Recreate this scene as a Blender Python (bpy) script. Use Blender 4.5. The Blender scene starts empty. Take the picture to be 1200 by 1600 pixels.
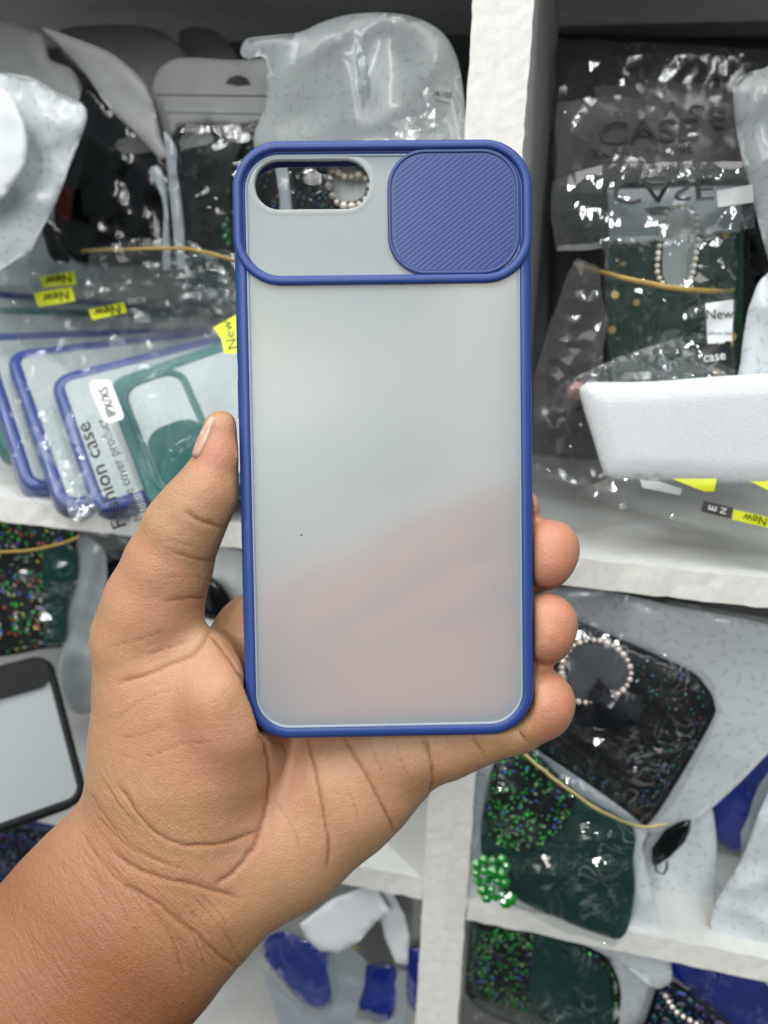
import bpy, bmesh, math, random
import numpy as np
from mathutils import Matrix, Vector
from mathutils.geometry import delaunay_2d_cdt, tessellate_polygon

# ------------------------------------------------------------------ camera
F = 1250.0                                   # focal length in photo pixels (1200 x 1600)
K = 0.001                                    # millimetres -> metres
CAMH = 1.4
def nrm(v):
    v = np.array(v, float); return v / np.linalg.norm(v)
_d = nrm((-140, 4200, F)); _z = -_d
_y = nrm((311, (140 * 311 - F * F) / 4200, F)); _x = np.cross(_y, _z)
M = np.array([_x, _y, _z])                   # camera axes (right, down, forward) -> world
def c2w(p): return (np.asarray(p, float) @ M.T) * K + np.array([0, 0, CAMH])
sc = bpy.context.scene
col = sc.collection
cam = bpy.data.cameras.new('camera'); camo = bpy.data.objects.new('camera', cam); col.objects.link(camo)
cx_, cy_, cz_ = M[:, 0], -M[:, 1], -M[:, 2]
camo.matrix_world = Matrix(((cx_[0], cy_[0], cz_[0], 0), (cx_[1], cy_[1], cz_[1], 0), (cx_[2], cy_[2], cz_[2], CAMH), (0, 0, 0, 1)))
cam.sensor_fit = 'VERTICAL'; cam.sensor_height = 36; cam.lens = F / 1600 * 36
cam.clip_start = 0.01; cam.clip_end = 50
cam.dof.use_dof = True; cam.dof.focus_distance = 0.190; cam.dof.aperture_fstop = 13
sc.camera = camo
sc.view_settings.view_transform = 'Standard'; sc.view_settings.look = 'None'
sc.view_settings.exposure = -0.13; sc.view_settings.gamma = 1.0
sc.cycles.max_bounces = 12; sc.cycles.transparent_max_bounces = 24
sc.cycles.transmission_bounces = 8; sc.cycles.diffuse_bounces = 4; sc.cycles.glossy_bounces = 4
sc.cycles.sample_clamp_indirect = 12
sc.cycles.use_denoising = True
# ------------------------------------------------------------------ world + shop lamps
w = bpy.data.worlds.new('World'); sc.world = w; w.use_nodes = True
_wt = w.node_tree; _bg = _wt.nodes['Background']                # pale shop ceiling above, dim floor and aisle below
_tc = _wt.nodes.new('ShaderNodeTexCoord'); _sx = _wt.nodes.new('ShaderNodeSeparateXYZ'); _cr = _wt.nodes.new('ShaderNodeValToRGB'); _mr = _wt.nodes.new('ShaderNodeMapRange')
_mr.inputs[1].default_value = -.35; _mr.inputs[2].default_value = .6
_wt.links.new(_tc.outputs['Generated'], _sx.inputs[0]); _wt.links.new(_sx.outputs[2], _mr.inputs[0]); _wt.links.new(_mr.outputs[0], _cr.inputs[0]); _wt.links.new(_cr.outputs[0], _bg.inputs[0])
_cr.color_ramp.elements[0].color = (.10, .105, .11, 1); _cr.color_ramp.elements[1].color = (.80, .88, .92, 1)
_bg.inputs[1].default_value = 0.36
def area(name, loc, size, power, target, color=(1, .985, .95)):
    l = bpy.data.lights.new(name, 'AREA'); l.shape = 'RECTANGLE'; l.size, l.size_y = size; l.energy = power; l.color = color
    o = bpy.data.objects.new(name, l); col.objects.link(o); o.location = loc
    o.rotation_euler = (Vector(target) - Vector(loc)).to_track_quat('-Z', 'Y').to_euler()
    return o
area('ceiling_panel', (-0.30, -0.32, 2.75), (1.5, 1.5), 27, (0, .25, 1.3))
area('ceiling_tube', (0.55, -0.25, 2.65), (0.035, 1.0), 8, (0, .25, 1.3), (.93, .98, 1))
area('ceiling_tube', (0.25, -1.9, 2.35), (0.045, 1.2), 18, (0, .25, 1.3), (.95, .98, 1))
area('ceiling_tube', (-0.55, -2.3, 2.5), (0.045, 1.2), 18, (0, .25, 1.3), (1, .98, .95))
area('ceiling_tube', (-0.9, -0.6, 2.6), (0.035, 1.0), 6, (0, .25, 1.3), (.95, .98, 1))

# ------------------------------------------------------------------ small maths
YF = 271.0
def ray(px, py):
    px = np.asarray(px, float); py = np.asarray(py, float)
    return np.stack([(px - 600) / F, (py - 800) / F, np.ones_like(px)], -1) @ M.T
def onY(px, py, Y):                          # world millimetres (camera at origin)
    r = ray(px, py); return r * (np.asarray(Y) / r[..., 1])[..., None]
def onZ(px, py, Z):
    r = ray(px, py); return r * (np.asarray(Z) / r[..., 2])[..., None]
def W(p): return np.asarray(p) * K + np.array([0, 0, CAMH])
def vnoise(x, y, seed=0):
    xi = np.floor(x).astype(np.int64); yi = np.floor(y).astype(np.int64); fx = x - xi; fy = y - yi
    fx = fx * fx * (3 - 2 * fx); fy = fy * fy * (3 - 2 * fy)
    def h(a, b):
        n = (a * 374761393 + b * 668265263 + seed * 982451653) & 0x7fffffff
        n = ((n ^ (n >> 13)) * 1274126177) & 0x7fffffff
        return ((n ^ (n >> 16)) & 0xffff) / 65535.0
    return (h(xi, yi) * (1 - fx) + h(xi + 1, yi) * fx) * (1 - fy) + (h(xi, yi + 1) * (1 - fx) + h(xi + 1, yi + 1) * fx) * fy
def crinkle(x, y, seed, lam=14):             # crossing sharp folds, about -1..1
    rs = np.random.RandomState(seed + 7)
    wx = x + 5 * (vnoise(x / 13, y / 13, seed) - .5); wy = y + 5 * (vnoise(x / 13 + 9, y / 13, seed + 1) - .5)
    out = 0
    for i in range(6):
        a = rs.uniform(0, math.pi); l = lam * rs.uniform(.55, 1.7)
        t = np.abs(((wx * math.cos(a) + wy * math.sin(a)) / l + rs.rand()) % 1 - .5) * 2
        m = vnoise(x / (lam * 1.6) + i * 7, y / (lam * 1.6), seed + i)
        out = out + (t ** 1.6 - .4) * np.clip(m * 2 - .55, 0, 1) * (l / lam)
    return out * .5
def smooth_poly(pts, step, closed=True, tension=.5):
    P = np.array(pts, float); n = len(P); out = []
    for i in range(n if closed else n - 1):
        g = lambda k: P[k % n] if closed else P[min(max(k, 0), n - 1)]
        a, b, c, d = g(i - 1), g(i), g(i + 1), g(i + 2)
        m = max(1, int(np.linalg.norm(c - b) / step))
        for k in range(m):
            t = k / m
            out.append(.5 * ((2 * b) + (c - a) * t * (tension * 2) + (2 * a - 5 * b + 4 * c - d) * t * t * (1 if tension == .5 else 0) + (3 * b - a - 3 * c + d) * t ** 3 * (1 if tension == .5 else 0)) if tension == .5 else b + (c - b) * t)
    if not closed: out.append(P[-1])
    return np.array(out)
def segdist(X, Y_, P, closed=True):
    d = np.full(X.shape, 1e9)
    n = len(P)
    for i in range(n if closed else n - 1):
        a = P[i]; b = P[(i + 1) % n]; e = b - a; L = e @ e + 1e-9
        t = np.clip(((X - a[0]) * e[0] + (Y_ - a[1]) * e[1]) / L, 0, 1)
        d = np.minimum(d, (X - a[0] - t * e[0]) ** 2 + (Y_ - a[1] - t * e[1]) ** 2)
    return np.sqrt(d)
def inside(X, Y_, P):
    r = np.zeros(X.shape, bool); n = len(P)
    for i in range(n):
        x1, y1 = P[i]; x2, y2 = P[(i + 1) % n]
        c = (y1 > Y_) != (y2 > Y_)
        if y2 != y1: r ^= c & (X < (x2 - x1) * (Y_ - y1) / (y2 - y1) + x1)
    return r

# ------------------------------------------------------------------ materials
def mat(name):
    m = bpy.data.materials.new(name); m.use_nodes = True
    nt = m.node_tree; nt.nodes.clear(); out = nt.nodes.new('ShaderNodeOutputMaterial')
    return m, nt, out
def N(nt, t, **kw):
    n = nt.nodes.new(t)
    for k, v in kw.items():
        if k[0] == '_': setattr(n, k[1:], v)
        else: n.inputs[k.replace('__', ' ')].default_value = v
    return n
def bump_noise(nt, scale, strength, dist=.0003, detail=3, coord='Object', vec=None):
    tc = N(nt, 'ShaderNodeTexCoord'); no = N(nt, 'ShaderNodeTexNoise', Scale=scale, Detail=detail)
    nt.links.new(vec if vec else tc.outputs[coord], no.inputs['Vector'])
    b = N(nt, 'ShaderNodeBump', Strength=strength, Distance=dist)
    nt.links.new(no.outputs['Fac'], b.inputs['Height']); return b, no
def plain(name, c, rough=.5, noise=0, nscale=400, var=0, vscale=60, spec=.5, coat=0, metal=0, sss=0, trans=0, sheen=0):
    m, nt, out = mat(name)
    p = N(nt, 'ShaderNodeBsdfPrincipled'); p.inputs['Base Color'].default_value = (*c, 1); p.inputs['Roughness'].default_value = rough
    p.inputs['Specular IOR Level'].default_value = spec; p.inputs['Coat Weight'].default_value = coat; p.inputs['Metallic'].default_value = metal
    p.inputs['Sheen Weight'].default_value = sheen
    if sss: p.inputs['Subsurface Weight'].default_value = sss; p.inputs['Subsurface Scale'].default_value = .002
    if noise:
        b, _ = bump_noise(nt, nscale, noise); nt.links.new(b.outputs[0], p.inputs['Normal'])
    if var:
        tc = N(nt, 'ShaderNodeTexCoord'); no = N(nt, 'ShaderNodeTexNoise', Scale=vscale, Detail=6, Roughness=.65)
        nt.links.new(tc.outputs['Object'], no.inputs['Vector'])
        mx = N(nt, 'ShaderNodeMix', _data_type='RGBA'); cr = N(nt, 'ShaderNodeValToRGB')
        cr.color_ramp.elements[0].position = .3; cr.color_ramp.elements[1].position = .7
        cr.color_ramp.elements[0].color = tuple(v * (1 - var) for v in c) + (1,); cr.color_ramp.elements[1].color = tuple(min(1, v * (1 + var * .6)) for v in c) + (1,)
        nt.links.new(no.outputs['Fac'], cr.inputs['Fac']); nt.links.new(cr.outputs['Color'], p.inputs['Base Color'])
    nt.links.new(p.outputs[0], out.inputs[0]); return m
def film(name, haze=.008, tint=(.97, .98, .98), rough=.07, spec=.004, bscale=75, bstr=.8, hcol=(.75, .78, .8), crease=.42):
    m, nt, out = mat(name)
    tr = N(nt, 'ShaderNodeBsdfTransparent'); tr.inputs[0].default_value = (*tint, 1)
    gl = N(nt, 'ShaderNodeBsdfGlossy'); gl.inputs['Roughness'].default_value = rough; gl.inputs[0].default_value = (1, 1, 1, 1)
    df = N(nt, 'ShaderNodeBsdfDiffuse'); df.inputs[0].default_value = (*hcol, 1)
    tl = N(nt, 'ShaderNodeBsdfTranslucent'); tl.inputs[0].default_value = (*hcol, 1)
    tc = N(nt, 'ShaderNodeTexCoord')
    no = N(nt, 'ShaderNodeTexNoise', Scale=bscale, Detail=2, Distortion=.4); no.noise_type = 'RIDGED_MULTIFRACTAL'; nt.links.new(tc.outputs['Object'], no.inputs['Vector'])
    b = N(nt, 'ShaderNodeBump', Strength=bstr, Distance=.0013); nt.links.new(no.outputs['Fac'], b.inputs['Height'])
    n2 = N(nt, 'ShaderNodeTexNoise', Scale=bscale * 5, Detail=2); nt.links.new(tc.outputs['Object'], n2.inputs['Vector'])
    b2 = N(nt, 'ShaderNodeBump', Strength=bstr * .4, Distance=.0003); nt.links.new(n2.outputs['Fac'], b2.inputs['Height']); nt.links.new(b.outputs[0], b2.inputs['Normal'])
    nt.links.new(b2.outputs[0], gl.inputs['Normal'])
    ge = N(nt, 'ShaderNodeNewGeometry'); dt = N(nt, 'ShaderNodeVectorMath', _operation='DOT_PRODUCT'); nt.links.new(ge.outputs['Normal'], dt.inputs[0]); nt.links.new(ge.outputs['Incoming'], dt.inputs[1])
    ab = N(nt, 'ShaderNodeMath', _operation='ABSOLUTE'); nt.links.new(dt.outputs['Value'], ab.inputs[0])
    om = N(nt, 'ShaderNodeMath', _operation='SUBTRACT'); om.inputs[0].default_value = 1.0; nt.links.new(ab.outputs[0], om.inputs[1])
    fr = N(nt, 'ShaderNodeMath', _operation='POWER'); fr.inputs[1].default_value = 4.0; nt.links.new(om.outputs[0], fr.inputs[0])
    ad = N(nt, 'ShaderNodeMath', _operation='MULTIPLY_ADD', _use_clamp=True); ad.inputs[1].default_value = .6; ad.inputs[2].default_value = spec + .030; nt.links.new(fr.outputs[0], ad.inputs[0])
    md = N(nt, 'ShaderNodeMixShader'); md.inputs[0].default_value = .5; nt.links.new(df.outputs[0], md.inputs[1]); nt.links.new(tl.outputs[0], md.inputs[2])
    m1 = N(nt, 'ShaderNodeMixShader'); m1.inputs[0].default_value = haze; nt.links.new(tr.outputs[0], m1.inputs[1]); nt.links.new(md.outputs[0], m1.inputs[2])
    # stress-whitened crease lines
    ln = N(nt, 'ShaderNodeTexNoise', Scale=bscale * 1.1, Detail=3, Roughness=.6, Distortion=.8); nt.links.new(tc.outputs['Object'], ln.inputs['Vector'])
    l1 = N(nt, 'ShaderNodeMath', _operation='SUBTRACT'); l1.inputs[1].default_value = .5; nt.links.new(ln.outputs['Fac'], l1.inputs[0])
    l2 = N(nt, 'ShaderNodeMath', _operation='ABSOLUTE'); nt.links.new(l1.outputs[0], l2.inputs[0])
    l3 = N(nt, 'ShaderNodeMapRange'); l3.inputs[1].default_value = 0; l3.inputs[2].default_value = .015; l3.inputs[3].default_value = crease; l3.inputs[4].default_value = haze; nt.links.new(l2.outputs[0], l3.inputs[0])
    lm = N(nt, 'ShaderNodeTexNoise', Scale=bscale * .5, Detail=1); nt.links.new(tc.outputs['Object'], lm.inputs['Vector'])
    lr = N(nt, 'ShaderNodeMapRange'); lr.inputs[1].default_value = .45; lr.inputs[2].default_value = .62; nt.links.new(lm.outputs['Fac'], lr.inputs[0])
    l4 = N(nt, 'ShaderNodeMath', _operation='MULTIPLY'); nt.links.new(l3.outputs[0], l4.inputs[0]); nt.links.new(lr.outputs[0], l4.inputs[1])
    l5 = N(nt, 'ShaderNodeMath', _operation='MAXIMUM'); l5.inputs[1].default_value = haze; nt.links.new(l4.outputs[0], l5.inputs[0]); nt.links.new(l5.outputs[0], m1.inputs[0])
    m2 = N(nt, 'ShaderNodeMixShader'); nt.links.new(ad.outputs[0], m2.inputs[0]); nt.links.new(m1.outputs[0], m2.inputs[1]); nt.links.new(gl.outputs[0], m2.inputs[2])
    nt.links.new(m2.outputs[0], out.inputs[0]); return m
def printed_bag(name, base=(.52, .56, .565), mark=(.26, .29, .30), alpha=1.0, cell=210, rough=.3):
    """pale plastic printed all over with small scattered three-stroke marks (UV in metres)"""
    m, nt, out = mat(name); L = nt.links.new
    uv = N(nt, 'ShaderNodeTexCoord')
    vo = N(nt, 'ShaderNodeTexVoronoi', _voronoi_dimensions='2D', Scale=cell, Randomness=.75); L(uv.outputs['UV'], vo.inputs['Vector'])
    sc_ = N(nt, 'ShaderNodeVectorMath', _operation='SCALE'); sc_.inputs['Scale'].default_value = cell; L(uv.outputs['UV'], sc_.inputs[0])
    ps = N(nt, 'ShaderNodeVectorMath', _operation='SCALE'); ps.inputs['Scale'].default_value = cell; L(vo.outputs['Position'], ps.inputs[0])
    su = N(nt, 'ShaderNodeVectorMath', _operation='SUBTRACT'); L(sc_.outputs[0], su.inputs[0]); L(ps.outputs[0], su.inputs[1])
    sr = N(nt, 'ShaderNodeSeparateColor'); L(vo.outputs['Color'], sr.inputs[0])
    total = None
    for k, (off, ln) in enumerate(((0, .36), (.9, .16), (2.5, .13))):
        an = N(nt, 'ShaderNodeMath', _operation='MULTIPLY_ADD'); an.inputs[1].default_value = 6.28; an.inputs[2].default_value = off; L(sr.outputs[0], an.inputs[0])
        ro = N(nt, 'ShaderNodeVectorRotate', _rotation_type='Z_AXIS'); L(su.outputs[0], ro.inputs['Vector']); L(an.outputs[0], ro.inputs['Angle'])
        se = N(nt, 'ShaderNodeSeparateXYZ'); L(ro.outputs[0], se.inputs[0])
        ax = N(nt, 'ShaderNodeMath', _operation='ABSOLUTE'); L(se.outputs[0], ax.inputs[0])
        ay = N(nt, 'ShaderNodeMath', _operation='ABSOLUTE'); L(se.outputs[1], ay.inputs[0])
        lx = N(nt, 'ShaderNodeMath', _operation='LESS_THAN'); lx.inputs[1].default_value = ln; L(ax.outputs[0], lx.inputs[0])
        ly = N(nt, 'ShaderNodeMath', _operation='LESS_THAN'); ly.inputs[1].default_value = .038; L(ay.outputs[0], ly.inputs[0])
        mu = N(nt, 'ShaderNodeMath', _operation='MULTIPLY'); L(lx.outputs[0], mu.inputs[0]); L(ly.outputs[0], mu.inputs[1])
        if total is None: total = mu
        else:
            mx = N(nt, 'ShaderNodeMath', _operation='MAXIMUM'); L(total.outputs[0], mx.inputs[0]); L(mu.outputs[0], mx.inputs[1]); total = mx
    fa = N(nt, 'ShaderNodeMath', _operation='MULTIPLY'); fa.inputs[1].default_value = .38; L(total.outputs[0], fa.inputs[0])
    cm = N(nt, 'ShaderNodeMix', _data_type='RGBA'); cm.inputs[6].default_value = (*base, 1); cm.inputs[7].default_value = (*mark, 1); L(fa.outputs[0], cm.inputs[0])
    p = N(nt, 'ShaderNodeBsdfPrincipled', Roughness=rough); p.inputs['Specular IOR Level'].default_value = .6; p.inputs['Coat Weight'].default_value = .35; p.inputs['Coat Roughness'].default_value = .1; L(cm.outputs[2], p.inputs['Base Color'])
    b, no = bump_noise(nt, 60, .8, .0014, 3); no.noise_type = 'RIDGED_MULTIFRACTAL'; L(b.outputs[0], p.inputs['Normal'])
    tl = N(nt, 'ShaderNodeBsdfTranslucent'); L(cm.outputs[2], tl.inputs[0])
    ms = N(nt, 'ShaderNodeMixShader'); ms.inputs[0].default_value = .4; L(p.outputs[0], ms.inputs[1]); L(tl.outputs[0], ms.inputs[2]); last = ms
    if alpha < 1:
        tr = N(nt, 'ShaderNodeBsdfTransparent'); m3 = N(nt, 'ShaderNodeMixShader'); m3.inputs[0].default_value = alpha
        L(tr.outputs[0], m3.inputs[1]); L(ms.outputs[0], m3.inputs[2]); last = m3
    L(last.outputs[0], out.inputs[0]); return m
def glitter(name, base=(.006, .008, .008), hues=((.02, .5, .06), (.04, .25, .08), (.5, .5, .5), (.1, .15, .8), (.6, .1, .05), (.02, .35, .2)), scale=900, density=.35, patch=0):
    m, nt, out = mat(name); L = nt.links.new
    tc = N(nt, 'ShaderNodeTexCoord')
    vo = N(nt, 'ShaderNodeTexVoronoi', Scale=scale); L(tc.outputs['Object'], vo.inputs['Vector'])
    se = N(nt, 'ShaderNodeSeparateColor'); L(vo.outputs['Color'], se.inputs[0])
    cr = N(nt, 'ShaderNodeValToRGB'); cr.color_ramp.interpolation = 'CONSTANT'
    els = cr.color_ramp.elements
    for i, h in enumerate(hues):
        e = els[i] if i < 2 else els.new(i / len(hues))
        e.position = i / len(hues); e.color = (*h, 1)
    L(se.outputs[0], cr.inputs[0])
    dd = N(nt, 'ShaderNodeMath', _operation='LESS_THAN'); dd.inputs[1].default_value = density; L(se.outputs[1], dd.inputs[0])
    rr = N(nt, 'ShaderNodeMath', _operation='LESS_THAN'); rr.inputs[1].default_value = .42; L(vo.outputs['Distance'], rr.inputs[0])
    mk = N(nt, 'ShaderNodeMath', _operation='MULTIPLY'); L(dd.outputs[0], mk.inputs[0]); L(rr.outputs[0], mk.inputs[1])
    if patch:
        no = N(nt, 'ShaderNodeTexNoise', Scale=patch, Detail=2); L(tc.outputs['Object'], no.inputs['Vector'])
        g = N(nt, 'ShaderNodeMath', _operation='GREATER_THAN'); g.inputs[1].default_value = .5; L(no.outputs['Fac'], g.inputs[0])
        mk2 = N(nt, 'ShaderNodeMath', _operation='MULTIPLY'); L(mk.outputs[0], mk2.inputs[0]); L(g.outputs[0], mk2.inputs[1]); mk = mk2
    cm = N(nt, 'ShaderNodeMix', _data_type='RGBA'); cm.inputs[6].default_value = (*base, 1); L(cr.outputs[0], cm.inputs[7]); L(mk.outputs[0], cm.inputs[0])
    ge = N(nt, 'ShaderNodeNewGeometry'); rv = N(nt, 'ShaderNodeVectorMath', _operation='SUBTRACT'); L(vo.outputs['Color'], rv.inputs[0]); rv.inputs[1].default_value = (.5, .5, .5)
    r2 = N(nt, 'ShaderNodeVectorMath', _operation='SCALE'); r2.inputs['Scale'].default_value = 1.1; L(rv.outputs[0], r2.inputs[0])
    av = N(nt, 'ShaderNodeVectorMath', _operation='ADD'); L(ge.outputs['Normal'], av.inputs[0]); L(r2.outputs[0], av.inputs[1])
    nn = N(nt, 'ShaderNodeVectorMath', _operation='NORMALIZE'); L(av.outputs[0], nn.inputs[0])
    pa = N(nt, 'ShaderNodeBsdfPrincipled', Roughness=.25); pa.inputs['Base Color'].default_value = (*base, 1); pa.inputs['Coat Weight'].default_value = .5
    pf = N(nt, 'ShaderNodeBsdfPrincipled', Roughness=.25, Metallic=.1); L(cm.outputs[2], pf.inputs['Base Color']); L(nn.outputs[0], pf.inputs['Normal'])
    ms = N(nt, 'ShaderNodeMixShader'); L(mk.outputs[0], ms.inputs[0]); L(pa.outputs[0], ms.inputs[1]); L(pf.outputs[0], ms.inputs[2])
    L(ms.outputs[0], out.inputs[0]); return m
def frosted(name, c=(.80, .85, .87), see=.55, rough=.55, tint=(1, .93, .87)):
    m, nt, out = mat(name); L = nt.links.new
    b, no = bump_noise(nt, 2500, .12, .00005, 2)
    rf = N(nt, 'ShaderNodeBsdfGlass', Roughness=rough, IOR=1.35); rf.distribution = 'MULTI_GGX'; rf.inputs[0].default_value = (*tint, 1)
    df = N(nt, 'ShaderNodeBsdfDiffuse'); df.inputs[0].default_value = (*c, 1)
    tl = N(nt, 'ShaderNodeBsdfTranslucent'); tl.inputs[0].default_value = (*c, 1)
    gl = N(nt, 'ShaderNodeBsdfGlossy', Roughness=.38); L(b.outputs[0], gl.inputs['Normal'])
    md = N(nt, 'ShaderNodeMixShader'); md.inputs[0].default_value = .22; L(df.outputs[0], md.inputs[1]); L(tl.outputs[0], md.inputs[2])
    m1 = N(nt, 'ShaderNodeMixShader'); m1.inputs[0].default_value = see; L(md.outputs[0], m1.inputs[1]); L(rf.outputs[0], m1.inputs[2])
    fr = N(nt, 'ShaderNodeFresnel', IOR=1.4)
    m2 = N(nt, 'ShaderNodeMixShader'); L(fr.outputs[0], m2.inputs[0]); L(m1.outputs[0], m2.inputs[1]); L(gl.outputs[0], m2.inputs[2])
    L(m2.outputs[0], out.inputs[0]); return m

BLUE = plain('matte_blue_tpu', (.024, .056, .235), .42, .08, 3000, spec=.45)
SLIDE = plain('ribbed_blue_plastic', (.027, .052, .20), .40, .05, 3000, spec=.5)
FROST = frosted('frosted_panel', (.76, .93, 1.0), .68, .60)
FROSTIN = frosted('frosted_panel_inside', (.86, .92, .94), .97, .65)
FROSTRIM = frosted('frosted_rim', (.52, .62, .72), .45, .4)
BOARD = plain('white_painted_board', (.66, .67, .64), .55, .3, 300, .10, 60)
EDGE = plain('rough_board_edge', (.80, .79, .74), .6, .15, 1500, .10, 260)
BACKW = plain('grey_back_board', (.16, .17, .165), .7, .4, 300, .15, 30)
FILM = film('clear_film', .006, bscale=60, bstr=.7); FILM2 = film('creased_clear_film', .02, rough=.06, spec=.006, crease=.45, bscale=110, bstr=.8)
FILMG = film('smoky_film', .13, (.74, .74, .73), .07, .002, 70, .6, (.55, .55, .54), .55)
FILMD = film('dim_film', .01, (.8, .82, .82), .06, .012, 90, .9, (.4, .42, .42))
WBAG = printed_bag('printed_white_pouch'); WBAG2 = printed_bag('printed_pale_pouch', (.86, .91, .93), (.36, .39, .41), 1, 190, .25)
GBAG = plain('plain_grey_pouch', (.34, .35, .335), .45, .3, 150, .1, 40, sss=0)
MILK = film('milky_film', .66, (.9, .93, .95), .18, .03, 80, .6, (.62, .68, .71))
WHITE = plain('white_paper', (.80, .84, .85), .5, .2, 200)
BLACKG = plain('black_gloss', (.005, .006, .007), .16, .4, 110, coat=.15)
BLACKM = plain('black_matte', (.012, .013, .014), .4, .1, 800)
DGREEN = plain('dark_green_silicone', (.005, .045, .038), .25, .8, 80, .3, 60, coat=.7)
TEAL = plain('teal_tpu', (.006, .115, .112), .5, .08, 900); TEALD = plain('teal_slider', (.004, .085, .078), .65, .1, 1500, spec=.2); BLACKR = plain('soft_black_tpu', (.008, .009, .010), .6, .1, 1500, spec=.25)
NAVY = plain('navy_tpu', (.030, .055, .24), .3, .1, 900, coat=.3)
ROYAL = plain('royal_blue_plastic', (.010, .026, .28), .18, .9, 70, .2, 60, coat=1)
MILKP = plain('milky_case_panel', (.42, .455, .46), .35, .05, 900)
YEL = plain('yellow_sticker', (.66, .72, .02), .45, .1, 400); INK = plain('black_ink', (.012, .012, .013), .5)
INKG = plain('faded_ink', (.018, .018, .018), .5); WINK = plain('white_ink', (.75, .76, .76), .5)
LABELW = plain('label_white', (.80, .82, .83), .4); TAGW = plain('grey_white_tag', (.45, .47, .47), .4)
BAND = plain('rubber_band_tan', (.42, .29, .08), .5, .2, 900, .2, 300); BANDY = plain('rubber_band_yellow', (.55, .46, .20), .5, .2, 900)
FOAM = plain('epe_foam', (.74, .77, .79), .4, .7, 1500, .05, 700, sss=.3)
GEM = plain('rhinestone', (.90, .80, .70), .10, metal=.35, coat=1); PEARL = plain('pearl', (.78, .68, .58), .2, coat=.6); GOLD = plain('gold_fleck', (.8, .5, .12), .25, metal=1)
GREENC = plain('green_crystal', (.004, .26, .022), .05, spec=.9, coat=1); SHINYB = plain('shiny_black_film', (.006, .008, .012), .10, .8, 60, coat=1); RED = plain('dark_red', (.12, .006, .008), .4)
GLIT = glitter('green_glitter', hues=((.04, .75, .08), (.10, .45, .10), (.03, .30, .06), (.45, .6, .3), (.02, .5, .1), (.1, .2, .8), (.05, .6, .08)), density=.55, scale=650); GLITB = glitter('black_confetti_glitter', hues=((.05, .3, .1), (.4, .4, .45), (.1, .2, .7), (.3, .1, .05), (.02, .3, .25)), density=.12, scale=1000)
GLITM = glitter('multicolour_glitter', hues=((.03, .8, .08), (.03, .4, .08), (.7, .6, .5), (.15, .2, .9), (.9, .15, .08), (.8, .8, .06), (.04, .6, .1)), density=.40, scale=560)
GLITBL = glitter('blue_glitter', (.008, .010, .02), hues=((.1, .15, .7), (.3, .3, .5), (.02, .4, .3), (.5, .5, .55), (.3, .1, .5)), density=.45, scale=800)
GRNFLEK = glitter('dark_green_gold_fleck', (.008, .035, .022), hues=((.01, .06, .03), (.02, .09, .05), (.6, .4, .1), (.01, .05, .03)), density=.5, scale=260, patch=45)

# ------------------------------------------------------------------ object helpers
def link(o, parent=None):
    col.objects.link(o)
    if parent is not None: o.parent = parent
    return o
def tag(o, label=None, cat=None, group=None, kind=None):
    if label: o['label'] = label
    if cat: o['category'] = cat
    if group: o['group'] = group
    if kind: o['kind'] = kind
    return o
def world_mesh(name, V, Fc, material, parent=None, smooth=True, uv=None):
    """V are world-space metres; the object's origin is put at the mesh's own centre"""
    V = np.asarray(V, float); org = V.mean(0); org[2] = V[:, 2].min()
    if parent is not None:
        org = np.zeros(3); q_ = parent
        while q_ is not None: org += np.array(q_.location); q_ = q_.parent
    me = bpy.data.meshes.new(name); me.from_pydata((V - org).tolist(), [], Fc); me.materials.append(material)
    if uv is not None:
        l = me.uv_layers.new(name='UVMap'); idx = np.empty(len(me.loops), np.int32); me.loops.foreach_get('vertex_index', idx)
        l.data.foreach_set('uv', np.asarray(uv, np.float32)[idx].ravel())
    if smooth: me.polygons.foreach_set('use_smooth', [True] * len(me.polygons))
    o = bpy.data.objects.new(name, me); link(o, parent)
    if parent is None: o.location = org
    me.update(); return o
def root(name, P, label, cat, group=None):
    o = bpy.data.objects.new(name, None); o.empty_display_size = .01; link(o); o.location = P
    return tag(o, label, cat, group)

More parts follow.
